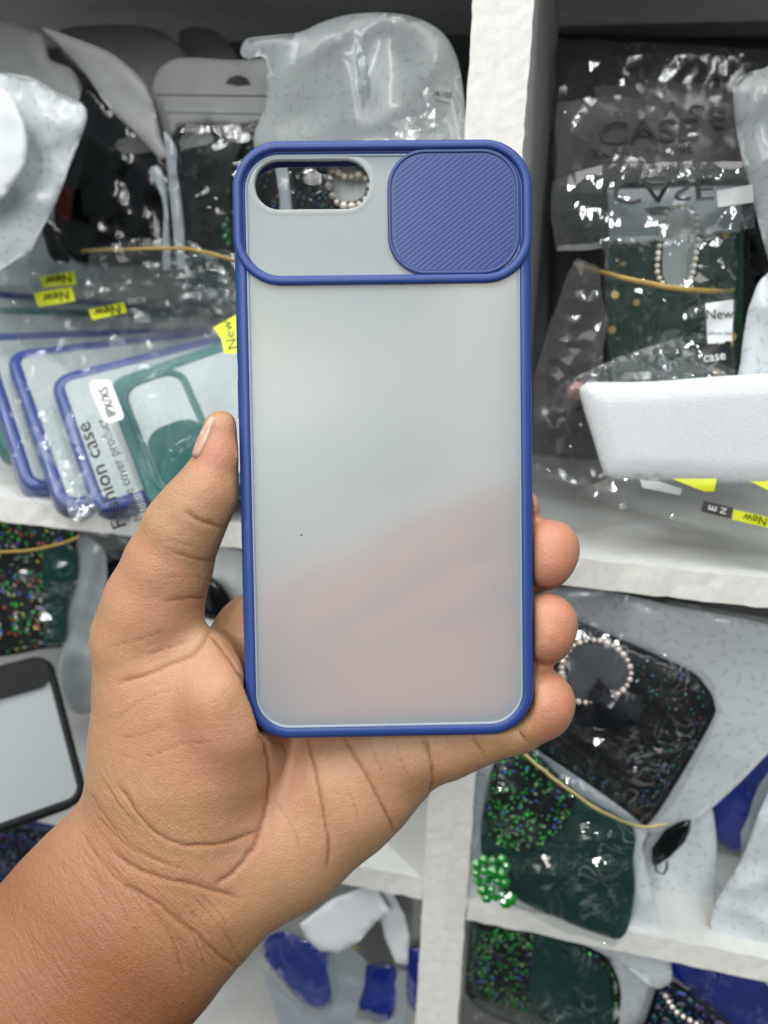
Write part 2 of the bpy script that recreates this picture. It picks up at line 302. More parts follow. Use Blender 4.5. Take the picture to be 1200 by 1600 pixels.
class Sheet:
    """flexible pouch / bag: closed pillow with a traced outline on a (tilted) plane at world depth Y"""
    def __init__(s, Y, t=3, amp=1.2, lam=14, seed=1, tx=0, ty=0, c=None):
        s.Y, s.t, s.amp, s.lam, s.seed, s.tx, s.ty = Y, t, amp, lam, seed, tx, ty; s.c = c; s.P = None
    def depth(s, X, Yp): return s.Y + (X - s.c[0]) * s.tx / 100 + (Yp - s.c[1]) * s.ty / 100
    def front(s, X, Yp, extra=0):
        B = onY(X, Yp, s.depth(X, Yp)); r = ray(X, Yp); r = r / np.linalg.norm(r, axis=-1)[..., None]
        d = segdist(X, Yp, s.coarse) * .23; e = np.clip(d / max(s.t * 3.2, .5), 0, 1)
        h = s.t * (.55 * np.sqrt(1 - (1 - e) ** 2) + .45 * e)
        h = h + s.amp * crinkle(B[..., 0], B[..., 2], s.seed, s.lam) * (.25 + .75 * e)
        return B - r * (h + extra)[..., None]
    def build(s, name, pts, material, parent=None, g=9, smooth=True, back=.5, sharp=False):
        P = smooth_poly(pts, 7, True, .5 if not sharp else 1); s.P = P
        if s.c is None: s.c = P.mean(0)
        s.coarse = P[::2] if len(P) > 60 else P
        x0, y0 = P.min(0); x1, y1 = P.max(0)
        gx, gy = np.meshgrid(np.arange(x0, x1, g), np.arange(y0, y1, g)); rs = np.random.RandomState(s.seed)
        gx = gx.ravel() + rs.uniform(-g * .3, g * .3, gx.size); gy = gy.ravel() + rs.uniform(-g * .3, g * .3, gy.size)
        k = inside(gx, gy, P); gx, gy = gx[k], gy[k]
        k = segdist(gx, gy, P) > g * .55; gx, gy = gx[k], gy[k]
        pts2 = [Vector(p) for p in P] + [Vector((a, b)) for a, b in zip(gx, gy)]; n = len(P)
        vv, _, ff, _, _, _ = delaunay_2d_cdt(pts2, [(i, (i + 1) % n) for i in range(n)], [list(range(n))], 1, 1e-4)
        A = np.array([(v.x, v.y) for v in vv]); Fr = s.front(A[:, 0], A[:, 1])
        e = segdist(A[:, 0], A[:, 1], P)
        B = onY(A[:, 0], A[:, 1], s.depth(A[:, 0], A[:, 1])); r = ray(A[:, 0], A[:, 1]); r = r / np.linalg.norm(r, axis=1)[:, None]
        bk = np.clip(e * .23 / max(s.t * 2, 1), 0, 1); bk = s.t * back * np.sqrt(1 - (1 - bk) ** 2)
        Bk = B + r * (bk + .05)[:, None]
        m = len(A); ff = [tuple(f_) for f_ in ff]
        # orient
        a, b, c_ = (A[i] for i in ff[0][:3]); ccw = (b[0] - a[0]) * (c_[1] - a[1]) - (b[1] - a[1]) * (c_[0] - a[0])
        fr = [f_ if ccw < 0 else f_[::-1] for f_ in ff]; bkf = [tuple(i + m for i in f_[::-1]) for f_ in fr]
        from collections import Counter
        cnt = {}
        for f_ in fr:
            for i in range(len(f_)): cnt[(f_[i], f_[(i + 1) % len(f_)])] = 1
        side = [(b_, a_, a_ + m, b_ + m) for (a_, b_) in cnt if (b_, a_) not in cnt]
        V = np.vstack([Fr, Bk]); uv = np.vstack([B[:, [0, 2]], B[:, [0, 2]] + 31]) * K
        return world_mesh(name, W(V), fr + bkf + side, material, parent, smooth, uv)
    def decal(s, name, pts, material, parent, lift=.35, g=6, sharp=True, thick=.15):
        P = smooth_poly(pts, g, True, 1 if sharp else .5)
        x0, y0 = P.min(0); x1, y1 = P.max(0)
        gx, gy = np.meshgrid(np.arange(x0, x1, g), np.arange(y0, y1, g)); gx, gy = gx.ravel(), gy.ravel()
        k = inside(gx, gy, P); gx, gy = gx[k], gy[k]; k = segdist(gx, gy, P) > g * .5; gx, gy = gx[k], gy[k]
        n = len(P); vv, _, ff, _, _, _ = delaunay_2d_cdt([Vector(p) for p in P] + [Vector(p) for p in zip(gx, gy)], [(i, (i + 1) % n) for i in range(n)], [list(range(n))], 1, 1e-4)
        A = np.array([(v.x, v.y) for v in vv]); m = len(A)
        V = np.vstack([s.front(A[:, 0], A[:, 1], lift), s.front(A[:, 0], A[:, 1], lift - thick)])
        a, b, c_ = (A[i] for i in ff[0][:3]); ccw = (b[0] - a[0]) * (c_[1] - a[1]) - (b[1] - a[1]) * (c_[0] - a[0])
        fr = [tuple(f_) if ccw < 0 else tuple(f_)[::-1] for f_ in ff]
        return world_mesh(name, W(V), fr + [tuple(i + m for i in f_[::-1]) for f_ in fr], material, parent, True)
    def text(s, name, string, c, h, ang, material, parent, lift=.6, flipy=False, bold=0, stretch=1.0):
        V2, Fc = text_mesh(string, bold)
        x = V2[:, 0] * h * stretch; y = -V2[:, 1] * h * (-1 if flipy else 1); a = math.radians(ang)
        X = c[0] + x * math.cos(a) - y * math.sin(a); Yp = c[1] + x * math.sin(a) + y * math.cos(a)
        return world_mesh(name, W(s.front(X, Yp, lift)), Fc, material, parent, False)
def text_mesh(string, bold=0):
    cu = bpy.data.curves.new('t', 'FONT'); cu.body = string; cu.size = 1.38; cu.align_x = 'CENTER'; cu.offset = bold; cu.resolution_u = 3
    o = bpy.data.objects.new('t', cu); me = bpy.data.meshes.new_from_object(o)
    bm = bmesh.new(); bm.from_mesh(me)
    bmesh.ops.remove_doubles(bm, verts=bm.verts, dist=1e-4)
    V = np.array([(v.co.x, v.co.y) for v in bm.verts]); Fc = [tuple(v.index for v in f.verts) for f in bm.faces]
    bm.free(); bpy.data.objects.remove(o); bpy.data.meshes.remove(me); bpy.data.curves.remove(cu)
    V[:, 1] -= .5
    return V, Fc

def rrect(x0, y0, x1, y1, r, n=10):
    out = []
    for cx, cy, a in ((x1 - r, y1 - r, 0), (x0 + r, y1 - r, 90), (x0 + r, y0 + r, 180), (x1 - r, y0 + r, 270)):
        for k in range(n + 1):
            t = math.radians(a + 90 * k / n); out.append((cx + r * math.cos(t), cy + r * math.sin(t)))
    return np.array(out)
def rr_sweep(rect, prof, n=12):
    """sweep closed profile [(inset, z)] round a rounded rectangle; returns V, F in local mm"""
    x0, y0, x1, y1, r = rect; V = []; Fc = []; m = len(prof)
    for (o, z) in prof:
        ring = rrect(x0 + o, y0 + o, x1 - o, y1 - o, max(r - o, .05), n); V += [(a, b, z) for a, b in ring]
    q = 4 * (n + 1)
    for i in range(m):
        j = (i + 1) % m
        for k in range(q):
            l = (k + 1) % q; Fc.append((i * q + k, i * q + l, j * q + l, j * q + k))
    return np.array(V), Fc
def prism(outer, holes, z0, z1):
    loops = [[Vector((a, b, 0)) for a, b in outer]] + [[Vector((a, b, 0)) for a, b in h] for h in holes]
    tri = tessellate_polygon(loops); P = [p for l in loops for p in l]; n = len(P)
    V = [(p.x, p.y, z1) for p in P] + [(p.x, p.y, z0) for p in P]
    Fc = []
    for t in tri:
        a, b, c = (P[i] for i in t); s_ = (b - a).cross(c - a).z
        t = t if s_ > 0 else t[::-1]; Fc.append(tuple(t)); Fc.append(tuple(i + n for i in t[::-1]))
    off = 0
    for l in loops:
        k = len(l)
        for i in range(k): Fc.append((off + i, off + i + n, off + (i + 1) % k + n, off + (i + 1) % k))
        off += k
    return np.array(V), Fc
def fix_normals(o):
    bm = bmesh.new(); bm.from_mesh(o.data); bmesh.ops.recalc_face_normals(bm, faces=bm.faces); bm.to_mesh(o.data); bm.free(); return o
def local_obj(name, V, Fc, material, parent, smooth_angle=None):
    me = bpy.data.meshes.new(name); me.from_pydata((np.asarray(V) * K).tolist(), [], [tuple(map(int, f)) for f in Fc]); me.materials.append(material)
    o = bpy.data.objects.new(name, me); link(o, parent); fix_normals(o)
    if smooth_angle:
        me.polygons.foreach_set('use_smooth', [True] * len(me.polygons)); me.set_sharp_from_angle(angle=math.radians(smooth_angle))
    return o
def frame_matrix(o, ex, ey, ez, org):        # world mm
    p = W(org)
    o.matrix_world = Matrix(((ex[0], ey[0], ez[0], p[0]), (ex[1], ey[1], ez[1], p[1]), (ex[2], ey[2], ez[2], p[2]), (0, 0, 0, 1)))

# ------------------------------------------------------------------ shelving unit
SH1, SH2L, SH2R, YB = -92.8, -239.0, -244.6, 440.0
shelf = root('shelving_unit', W((-31, YF, -560)), 'white painted board shelving unit with open bays full of bagged phone cases', 'shelf')
def board(name, x0, x1, y0, y1, z0, z1, material, edge=None, rough=.35, seed=0, cell=4):
    """box; its front face (y0) is a fine grid with chipped, uneven long edges"""
    nx = max(2, int((x1 - x0) / cell)); nz = max(2, int((z1 - z0) / cell)); ny = 8
    xs = np.linspace(x0, x1, nx + 1); zs = np.linspace(z0, z1, nz + 1); ys = np.linspace(y0, y1, ny + 1)
    bm = bmesh.new(); cache = {}
    rel = np.array(shelf.location)
    def v(x, y, z):
        k = (round(x, 3), round(y, 3), round(z, 3))
        if k not in cache:
            X, Y_, Z_ = x, y, z
            if abs(y - y0) < 1e-6:
                e = rough * (float(vnoise(np.array(x * .45), np.array(z * .45), seed)) - .5) * 1.6
                Y_ += abs(e) * .8
                if x in (xs[0], xs[-1]): X += e
                if z in (zs[0], zs[-1]): Z_ += e
            cache[k] = bm.verts.new(W((X, Y_, Z_)) - rel)
        return cache[k]
    def quads(A, B, fn, mi):
        for i in range(len(A) - 1):
            for j in range(len(B) - 1):
                f_ = bm.faces.new([fn(A[i], B[j]), fn(A[i + 1], B[j]), fn(A[i + 1], B[j + 1]), fn(A[i], B[j + 1])]); f_.material_index = mi; f_.smooth = False
    quads(xs, zs, lambda a, b: v(a, y0, b), 1); quads(xs, zs, lambda a, b: v(a, y1, b), 0)
    quads(ys, zs, lambda a, b: v(x0, a, b), 0); quads(ys, zs, lambda a, b: v(x1, a, b), 0)
    quads(xs, ys, lambda a, b: v(a, b, z0), 0); quads(xs, ys, lambda a, b: v(a, b, z1), 0)
    bmesh.ops.recalc_face_normals(bm, faces=bm.faces)
    me = bpy.data.meshes.new(name); bm.to_mesh(me); bm.free(); me.materials.append(material); me.materials.append(edge or material)
    return link(bpy.data.objects.new(name, me), shelf)
board('upright', -40.2, -22.0, YF, YB - .3, -560, 220, BOARD, EDGE, .28, 3, 2.5)
for nm, zt in (('shelf_board', SH1), ('shelf_board', SH2L), ('shelf_board', -398)):
    board(nm, -420, -40.5, YF + .6, YB - .3, zt - 10.5, zt, BOARD, EDGE, .6, 5)
for nm, zt in (('shelf_board', SH1), ('shelf_board', SH2R), ('shelf_board', -398)):
    board(nm, -21.7, 260, YF + .6, YB - .3, zt - 10.5, zt, BOARD, EDGE, .6, 9)
board('shelf_board', -420, -40.5, YF + .6, YB - .3, 114, 126, BOARD, EDGE, .5, 11)
board('shelf_board', -21.7, 260, YF + .6, YB - .3, 110, 122, BOARD, EDGE, .5, 13)
board('back_panel', -420, 260, YB, YB + 5, -560, 220, BACKW, None, 0, 15, 40)
# dried paint / glue runs in the right bay's corner
sb = Sheet(YB - 16, .8, .2, 10, 3)
o = sb.build('paint_run', [(882, 42), (935, 38), (937, 46), (915, 50), (895, 48), (886, 60), (884, 78), (879, 98), (873, 98), (876, 60)], BOARD, shelf, 6)

# ------------------------------------------------------------------ hero phone case
rx, ry, rz = .0440070, -.0139199, -.0154918
def rotm(rx, ry, rz):
    cx, sx, cy, sy, cz, sz = math.cos(rx), math.sin(rx), math.cos(ry), math.sin(ry), math.cos(rz), math.sin(rz)
    return np.array([[cz, -sz, 0], [sz, cz, 0], [0, 0, 1]]) @ np.array([[cy, 0, sy], [0, 1, 0], [-sy, 0, cy]]) @ np.array([[1, 0, 0], [0, cx, -sx], [0, sx, cx]])
R0 = rotm(rx, ry, rz); T0 = np.array([.5239, -16.0067, 189.848])
EX, EY, EZ = R0[:, 0], -R0[:, 1], -R0[:, 2]
def L(px, py):                                # photo pixel -> case-local mm
    r = np.array([(px - 600) / F, (py - 800) / F, 1.0]); t = (T0 @ EZ) / (r @ EZ); q = r * t - T0
    return q @ EX, q @ EY
hero = root('phone_case', (0, 0, 0), 'blue framed frosted phone case with ribbed sliding camera cover, held in the hand', 'phone case')
frame_matrix(hero, M @ EX, M @ EY, M @ EZ, M @ T0)
CW, CH, CR = 35.0, 70.6, 11.0
fr_prof = [(3.1, -1.0), (3.0, -.15), (2.75, .12), (2.2, .28), (1.4, .2), (.75, -.05), (.3, -.5), (.06, -1.2), (0, -2.2), (0, -7.4), (.15, -8.3), (.6, -9.0), (1.3, -9.3), (2.1, -9.2), (2.5, -8.8), (2.4, -8.3), (1.7, -8.0), (1.3, -7.3), (1.25, -2.2), (1.6, -1.5)]
V, Fc = rr_sweep((-CW, -CH, CW, CH, CR), fr_prof, 16); local_obj('bumper_frame', V, Fc, BLUE, hero, 60)
sx0, sy1 = L(397, 250); sx1, sy0 = L(578, 326)
slot = rrect(sx0, sy0, sx1, sy1, (sy1 - sy0) / 2 - .05, 14)
V, Fc = prism(rrect(-CW + 2.7, -CH + 2.7, CW - 2.7, CH - 2.7, CR - 2.7, 14), [slot[::-1]], -1.1, -.1); local_obj('frosted_panel', V, Fc, FROST, hero)
po = bpy.data.objects['frosted_panel']; po.data.materials.append(FROSTIN)
for pl in po.data.polygons: pl.material_index = 0 if pl.normal.z > .5 else 1
V, Fc = rr_sweep((-CW + 2.9, -CH + 2.9, CW - 2.9, CH - 2.9, CR - 2.9), [(0, -.09), (.05, .16), (.25, .2), (.55, .06), (.6, -.09)], 14); local_obj('panel_rim', V, Fc, FROSTRIM, hero, 50)
V, Fc = rr_sweep((sx0 - 1.5, sy0 - 1.5, sx1 + 1.5, sy1 + 1.5, (sy1 - sy0) / 2 + 1.4), [(0, -.09), (.4, .0), (.9, .10), (1.2, .12), (1.45, -.05), (1.55, -1.1), (1.3, -1.15), (1.2, -.09)], 14)
local_obj('slot_rim', V, Fc, FROST, hero, 50)
# raised camera window frame
gx0, gy1 = L(362, 222); gx1, gy0 = L(830, 443)
wr = (-CW - .05, gy0, CW + .05, CH + .05, 11.2)
V, Fc = rr_sweep(wr, [(.5, -.2), (.1, .25), (.12, .7), (.45, 1.05), (.95, 1.2), (1.6, 1.2), (2.05, 1.0), (2.3, .6), (2.45, -.05), (2.4, -.2)], 18)
local_obj('camera_window_frame', V, Fc, BLUE, hero, 50)
# sliding cover
qx0, qy1 = L(604, 235); qx1, qy0 = L(812.5, 429)
V, Fc = prism(rrect(qx0, qy0, qx1, qy1, 9.0, 16), [], .0, .62); sl = local_obj('sliding_camera_cover', V, Fc, SLIDE, hero)
V, Fc = rr_sweep((qx0, qy0, qx1, qy1, 9.0), [(.05, .4), (.12, .72), (.35, .86), (.75, .86), (.95, .7), (1.0, .4)], 16); local_obj('cover_rim', V, Fc, SLIDE, sl, 50)
g = .13; xs = np.arange(qx0 + 1.0, qx1 - .9, g); ys = np.arange(qy0 + 1.0, qy1 - .9, g); GX, GY = np.meshgrid(xs, ys)
a = math.radians(38); per = .98; u = (-GX * math.sin(a) + GY * math.cos(a)) / per % 1
GZ = .66 + .042 * np.where(u < .5, np.sin(u / .5 * math.pi) ** .7, 0)
inn = rrect(qx0 + 1.0, qy0 + 1.0, qx1 - 1.0, qy1 - 1.0, 8.0, 10); ok = inside(GX, GY, inn)
dd = segdist(GX, GY, inn); GZ = np.where(dd < .5, .66, GZ)
idx = np.arange(GX.size).reshape(GX.shape); keep = ok[:-1, :-1] & ok[1:, :-1] & ok[:-1, 1:] & ok[1:, 1:]
q = np.stack([idx[:-1, :-1][keep], idx[:-1, 1:][keep], idx[1:, 1:][keep], idx[1:, :-1][keep]], 1)
used = np.unique(q); remap = -np.ones(GX.size, int); remap[used] = np.arange(len(used))
local_obj('cover_ribs', np.stack([GX.ravel(), GY.ravel(), GZ.ravel()], 1)[used], remap[q], SLIDE, sl, 40)
for sx, ya, yb in ((-1, 46, 37), (-1, 33, 20), (-1, 17, 6), (1, 33, 21)):
    V, Fc = rr_sweep((-1.6, yb - (ya + yb) / 2, 1.6, ya - (ya + yb) / 2, 1.5), [(0, -.3), (.1, .3), (.5, .55), (1.2, .6)], 5)
    V = np.array([((z_ + (CW - .05)) * sx, y_ + (ya + yb) / 2, x_ - 5.0) for x_, y_, z_ in V]); local_obj('side_button', V, Fc, BLUE, hero, 60)

# ------------------------------------------------------------------ hand (signed distance field in camera millimetres)
import openvdb
VS = .6
G0 = np.array([-118., -34., 166.]); G1 = np.array([58., 150., 246.])
dim = ((G1 - G0) / VS).astype(int); SD = np.full(dim, 9.0, np.float32)
axs = [G0[i] + np.arange(dim[i]) * VS for i in range(3)]
def node(n): x, y, z, r = n; return np.array([(x - 600) / F * z, (y - 800) / F * z, z]), r / F * z
def chain(nodes, flat=1.0, k=4.0):
    for a, b in zip(nodes[:-1], nodes[1:]):
        (pa, ra), (pb, rb) = node(a), node(b)
        lo = np.minimum(pa - ra, pb - rb) - 10; hi = np.maximum(pa + ra, pb + rb) + 10
        i0 = np.clip(((lo - G0) / VS).astype(int), 0, dim - 1); i1 = np.clip(((hi - G0) / VS).astype(int) + 1, 1, dim)
        if (i1 <= i0).any(): continue
        X = axs[0][i0[0]:i1[0], None, None].astype(np.float32); Y_ = axs[1][None, i0[1]:i1[1], None].astype(np.float32); Z_ = axs[2][None, None, i0[2]:i1[2]].astype(np.float32)
        e = pb - pa; e2 = e.copy(); e2[2] /= flat; LL = e2 @ e2 + 1e-6; zf = (Z_ - pa[2]) / flat
        t = np.clip(((X - pa[0]) * e[0] + (Y_ - pa[1]) * e[1] + zf * e2[2]) / LL, 0, 1)
        d = np.sqrt((X - pa[0] - t * e[0]) ** 2 + (Y_ - pa[1] - t * e[1]) ** 2 + (zf - t * e2[2]) ** 2) - (ra + t * (rb - ra))
        S = SD[i0[0]:i1[0], i0[1]:i1[1], i0[2]:i1[2]]
        h = np.clip(k - np.abs(S - d), 0, None) / k
        SD[i0[0]:i1[0], i0[1]:i1[1], i0[2]:i1[2]] = np.minimum(S, d) - h * h * k * .25
# forearm, wrist
chain([(-150, 1830, 196, 205), (40, 1610, 202, 188), (188, 1447, 208, 172), (262, 1340, 211, 155)], .62, 8)
# palm heel, hypothenar, palm plate
chain([(330, 1400, 212, 98), (440, 1312, 211, 99), (540, 1225, 211, 96), (615, 1180, 210, 78)], .72, 9)
chain([(300, 1330, 214, 130), (440, 1210, 218, 125), (560, 1110, 219, 105)], .5, 9)
chain([(430, 1080, 219, 118), (560, 1010, 219, 100)], .5, 9)
chain([(412, 1005, 214, 84), (500, 960, 217, 84)], .6, 8)
# thenar mound and thumb
chain([(222, 1000, 201, 76), (262, 1080, 203, 110), (285, 1175, 206, 138), (275, 1280, 209, 140)], .70, 6)
chain([(334, 1080, 205, 68), (345, 1160, 205, 82), (340, 1230, 207, 84)], .80, 7)
chain([(286, 826, 193, 61), (262, 885, 196, 66), (240, 945, 199, 75), (222, 1000, 201, 77)], .85, 3)
chain([(346, 671, 189.5, 30), (344, 712, 190, 36), (326, 765, 191, 49), (305, 795, 191.8, 54), (286, 826, 193, 60)], .88, 2)
chain([(322, 1030, 197, 38), (342, 1088, 193.5, 42), (358, 1138, 194.5, 48), (352, 1180, 199, 60)], .8, 7)
# fingers, wrapping behind the case with their tips past its right edge
chain([(500, 962, 218, 66), (650, 872, 215, 55), (772, 815, 209, 47), (800, 800, 202, 40), (812, 790, 197, 30)], .9, 3)
chain([(560, 1010, 219, 62), (700, 935, 216, 55), (800, 890, 211, 50), (848, 872, 204, 47), (859, 858, 197, 43), (855, 874, 196.5, 43)], .92, 2.5)
chain([(570, 1090, 218, 62), (720, 1040, 215, 55), (805, 1005, 210, 50), (846, 990, 203, 47), (856, 974, 197, 43), (852, 990, 196.5, 44)], .92, 2.5)
chain([(600, 1165, 210, 78), (690, 1150, 208, 66), (735, 1137, 207, 58), (800, 1122, 204.5, 53), (844, 1104, 201, 48), (851, 1095, 199.5, 46)], .9, 3)
# flesh gives way where it presses against the case
for i0 in range(0, dim[2], 20):
    zz = axs[2][i0:i0 + 20]; Xg, Yg, Zg = np.meshgrid(axs[0], axs[1], zz, indexing='ij')
    q0 = (Xg - T0[0]) * EX[0] + (Yg - T0[1]) * EX[1] + (Zg - T0[2]) * EX[2]; q1 = (Xg - T0[0]) * EY[0] + (Yg - T0[1]) * EY[1] + (Zg - T0[2]) * EY[2]; q2 = (Xg - T0[0]) * EZ[0] + (Yg - T0[1]) * EZ[1] + (Zg - T0[2]) * EZ[2]
    rr_ = 9.0; ax = np.abs(q0) - (35.35 - rr_); ay = np.abs(q1) - (70.95 - rr_); dxy = np.hypot(np.maximum(ax, 0), np.maximum(ay, 0)) + np.minimum(np.maximum(ax, ay), 0) - rr_
    dz = np.abs(q2 + 4.1) - 5.4; dc = np.minimum(np.maximum(dxy, dz), 0) + np.hypot(np.maximum(dxy, 0), np.maximum(dz, 0))
    S = SD[:, :, i0:i0 + 20]; kk = 1.5; hh = np.clip(kk - np.abs(S + dc), 0, None) / kk; SD[:, :, i0:i0 + 20] = np.maximum(S, -dc) + hh * hh * kk * .25
grid = openvdb.FloatGrid(9.0); grid.copyFromArray(SD); vv, tt, qq = grid.convertToPolygons(isovalue=0, adaptivity=0)
HV = vv.astype(float) * VS + G0; HQ = qq[:, ::-1].astype(int); del SD
def vnormals(V, Q):
    n = np.cross(V[Q[:, 2]] - V[Q[:, 0]], V[Q[:, 3]] - V[Q[:, 1]]); out = np.zeros_like(V)
    for i in range(4): np.add.at(out, Q[:, i], n)
    return out / (np.linalg.norm(out, axis=1)[:, None] + 1e-9)
E_ = np.vstack([HQ[:, [0, 1]], HQ[:, [1, 2]], HQ[:, [2, 3]], HQ[:, [3, 0]]]); deg = np.bincount(E_.ravel(), minlength=len(HV))[:, None]
def lap(V):
    s = np.zeros_like(V)
    for c in range(3): s[:, c] = np.bincount(E_[:, 0], V[E_[:, 1], c], len(V)) + np.bincount(E_[:, 1], V[E_[:, 0], c], len(V))
    return s / deg
for _ in range(9): HV = HV * .4 + lap(HV) * .6
HN = vnormals(HV, HQ)
if (HN * (HV - HV.mean(0))).sum(1).mean() < 0: HQ = HQ[:, ::-1]; HN = -HN
PX = 600 + F * HV[:, 0] / HV[:, 2]; PY = 800 + F * HV[:, 1] / HV[:, 2]
facing = -(HN * nrm((0, 0, 1))).sum(1)
CREASES = [  # width px, depth mm, points
    (4.5, .85, [(289, 800), (306, 810), (326, 818), (347, 825)]), (3.0, .40, [(267, 861), (290, 868), (320, 876), (336, 876)]),
    (2.5, .20, [(262, 842), (285, 850), (310, 856)]), (2.2, .15, [(250, 905), (290, 900), (330, 905)]),
    (3.5, .50, [(262, 940), (287, 935), (322, 934), (330, 934)]), (4.5, .70, [(328, 985), (320, 1002), (302, 1022), (268, 1038), (228, 1055), (185, 1067)]),
    (3.5, .5, [(326, 992), (346, 1014), (366, 1046), (378, 1070)]), (2.5, .25, [(300, 1000), (262, 1012), (230, 1022)]),
    (5.5, .9, [(412, 1150), (419, 1190), (421, 1240), (406, 1294), (392, 1330), (364, 1362), (340, 1380)]),
    (3.0, .3, [(400, 1150), (441, 1165), (447, 1190), (434, 1222)]),
    (4.5, .55, [(478, 1150), (492, 1204), (503, 1260), (513, 1316), (510, 1358)]),
    (4.0, .8, [(536, 1150), (552, 1180), (569, 1207), (584, 1232), (597, 1256), (608, 1280), (618, 1302)]),
    (4.0, .8, [(662, 1150), (672, 1185), (675, 1210), (674, 1240)]), (3.5, .5, [(738, 1145), (748, 1165), (760, 1182)]),
    (3.5, .6, [(806, 1136), (815, 1148), (828, 1162)]),
    (4.0, .7, [(188, 1228), (215, 1270), (246, 1303), (287, 1320), (318, 1321), (352, 1316), (402, 1300)]),
    (4.5, .8, [(176, 1330), (205, 1352), (246, 1369), (300, 1382), (350, 1395), (372, 1404)]),
    (5.0, 1.0, [(200, 1385), (235, 1404), (268, 1428), (295, 1450), (320, 1470), (342, 1492), (368, 1512)]),
    (3.0, .4, [(128, 1300), (150, 1335), (179, 1369), (215, 1398), (246, 1428), (270, 1470), (287, 1520)]),
    (2.5, .3, [(142, 1240), (170, 1282), (205, 1318), (250, 1345), (300, 1360)]), (2.5, .3, [(150, 1270), (185, 1310), (230, 1338), (270, 1350)]),
    (2.5, .28, [(160, 1215), (190, 1262), (225, 1295)]), (2.2, .22, [(190, 1180), (240, 1178), (290, 1160), (330, 1158)]), (2.2, .2, [(178, 1150), (220, 1148), (265, 1130)]),
    (2.2, .22, [(185, 1120), (230, 1090), (275, 1078)]), (2.2, .22, [(170, 1010), (215, 1000), (260, 985)]),
    (2.5, .3, [(300, 1400), (330, 1430), (356, 1462), (372, 1490)]), (2.2, .25, [(255, 1400), (290, 1440), (310, 1480), (325, 1525)]),
    (2.2, .22, [(575, 1160), (590, 1190), (600, 1215)]), (2.0, .2, [(430, 1250), (455, 1290), (470, 1330)]),
    (2.2, .2, [(620, 1160), (628, 1190), (645, 1225)]), (2.0, .2, [(540, 1230), (556, 1262), (560, 1300)])]
for k in range(26):                           # fine flexion lines across the wrist
    rs = random.Random(k); x = 60 + k * 11 + rs.uniform(-8, 8); y = 1300 + k * 5 + rs.uniform(-25, 25); ln = rs.uniform(60, 170)
    CREASES.append((1.7, rs.uniform(.10, .22), [(x, y), (x + ln * .33, y + ln * .36 + rs.uniform(-4, 4)), (x + ln * .62, y + ln * .72 + rs.uniform(-5, 5)), (x + ln * .8, y + ln * 1.05)]))
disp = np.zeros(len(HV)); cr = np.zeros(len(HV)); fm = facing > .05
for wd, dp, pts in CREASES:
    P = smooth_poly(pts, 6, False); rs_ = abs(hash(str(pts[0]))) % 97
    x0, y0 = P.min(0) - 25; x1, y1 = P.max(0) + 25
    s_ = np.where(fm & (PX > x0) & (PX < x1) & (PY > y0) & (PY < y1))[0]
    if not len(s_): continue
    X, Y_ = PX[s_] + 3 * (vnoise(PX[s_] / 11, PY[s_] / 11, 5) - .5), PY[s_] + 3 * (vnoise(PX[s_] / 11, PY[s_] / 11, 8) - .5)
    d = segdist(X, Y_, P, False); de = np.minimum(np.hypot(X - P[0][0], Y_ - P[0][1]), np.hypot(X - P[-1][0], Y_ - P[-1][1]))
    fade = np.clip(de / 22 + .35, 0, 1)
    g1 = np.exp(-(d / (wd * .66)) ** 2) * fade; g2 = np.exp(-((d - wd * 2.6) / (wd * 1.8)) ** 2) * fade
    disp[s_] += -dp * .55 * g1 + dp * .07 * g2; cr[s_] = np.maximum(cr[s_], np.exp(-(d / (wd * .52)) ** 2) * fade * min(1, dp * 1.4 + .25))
# soft bulges of flesh
def bulge(x, y, r, h):
    global disp
    disp += np.where(fm, h * np.exp(-((PX - x) ** 2 + (PY - y) ** 2) / r ** 2), 0)
bulge(330, 1090, 60, 1.2); bulge(255, 1130, 80, .8); bulge(480, 1280, 40, -.6); bulge(640, 1200, 26, .6); bulge(570, 1290, 30, .5); bulge(350, 1440, 30, .8); bulge(230, 900, 26, .3)
HV = HV + HN * disp[:, None]
HN = vnormals(HV, HQ)
wrist = np.clip((PY - 1130 - (PX - 150) * .25) / 160, 0, 1) * np.clip((430 - PX) / 120, .15, 1)
pink = np.clip((PX - 815) / 40, 0, 1) + np.exp(-((PX - 330) ** 2 + (PY - 700) ** 2) / 55 ** 2) + .6 * np.exp(-((PX - 290) ** 2 + (PY - 1150) ** 2) / 90 ** 2) + .4 * np.exp(-((PX - 340) ** 2 + (PY - 1400) ** 2) / 50 ** 2) + np.where((PX > 385) & (PX < 835) & (PY < 1150) & (HV[:, 2] > 199.5), 1.1 * np.clip((1150 - PY) / 30, 0, 1), 0)
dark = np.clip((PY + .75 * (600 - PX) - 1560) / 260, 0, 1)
hand = bpy.data.objects.new('hand', bpy.data.meshes.new('hand')); link(hand)
tag(hand, 'bare left hand and wrist, palm up, fingers wrapped behind the blue framed case', 'hand')
ORG = np.array([-30., 80., 205.])
hand.data.from_pydata(((HV - ORG) * K).tolist(), [], HQ.tolist()); hand.data.polygons.foreach_set('use_smooth', [True] * len(HQ))
frame_matrix(hand, M[:, 0], M[:, 1], M[:, 2], M @ ORG)
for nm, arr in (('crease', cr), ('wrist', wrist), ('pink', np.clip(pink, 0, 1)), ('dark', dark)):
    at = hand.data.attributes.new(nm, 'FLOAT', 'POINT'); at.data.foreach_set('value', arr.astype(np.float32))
m, nt, out = mat('skin'); LK = nt.links.new
p = N(nt, 'ShaderNodeBsdfPrincipled', Roughness=.46); p.inputs['Specular IOR Level'].default_value = .42
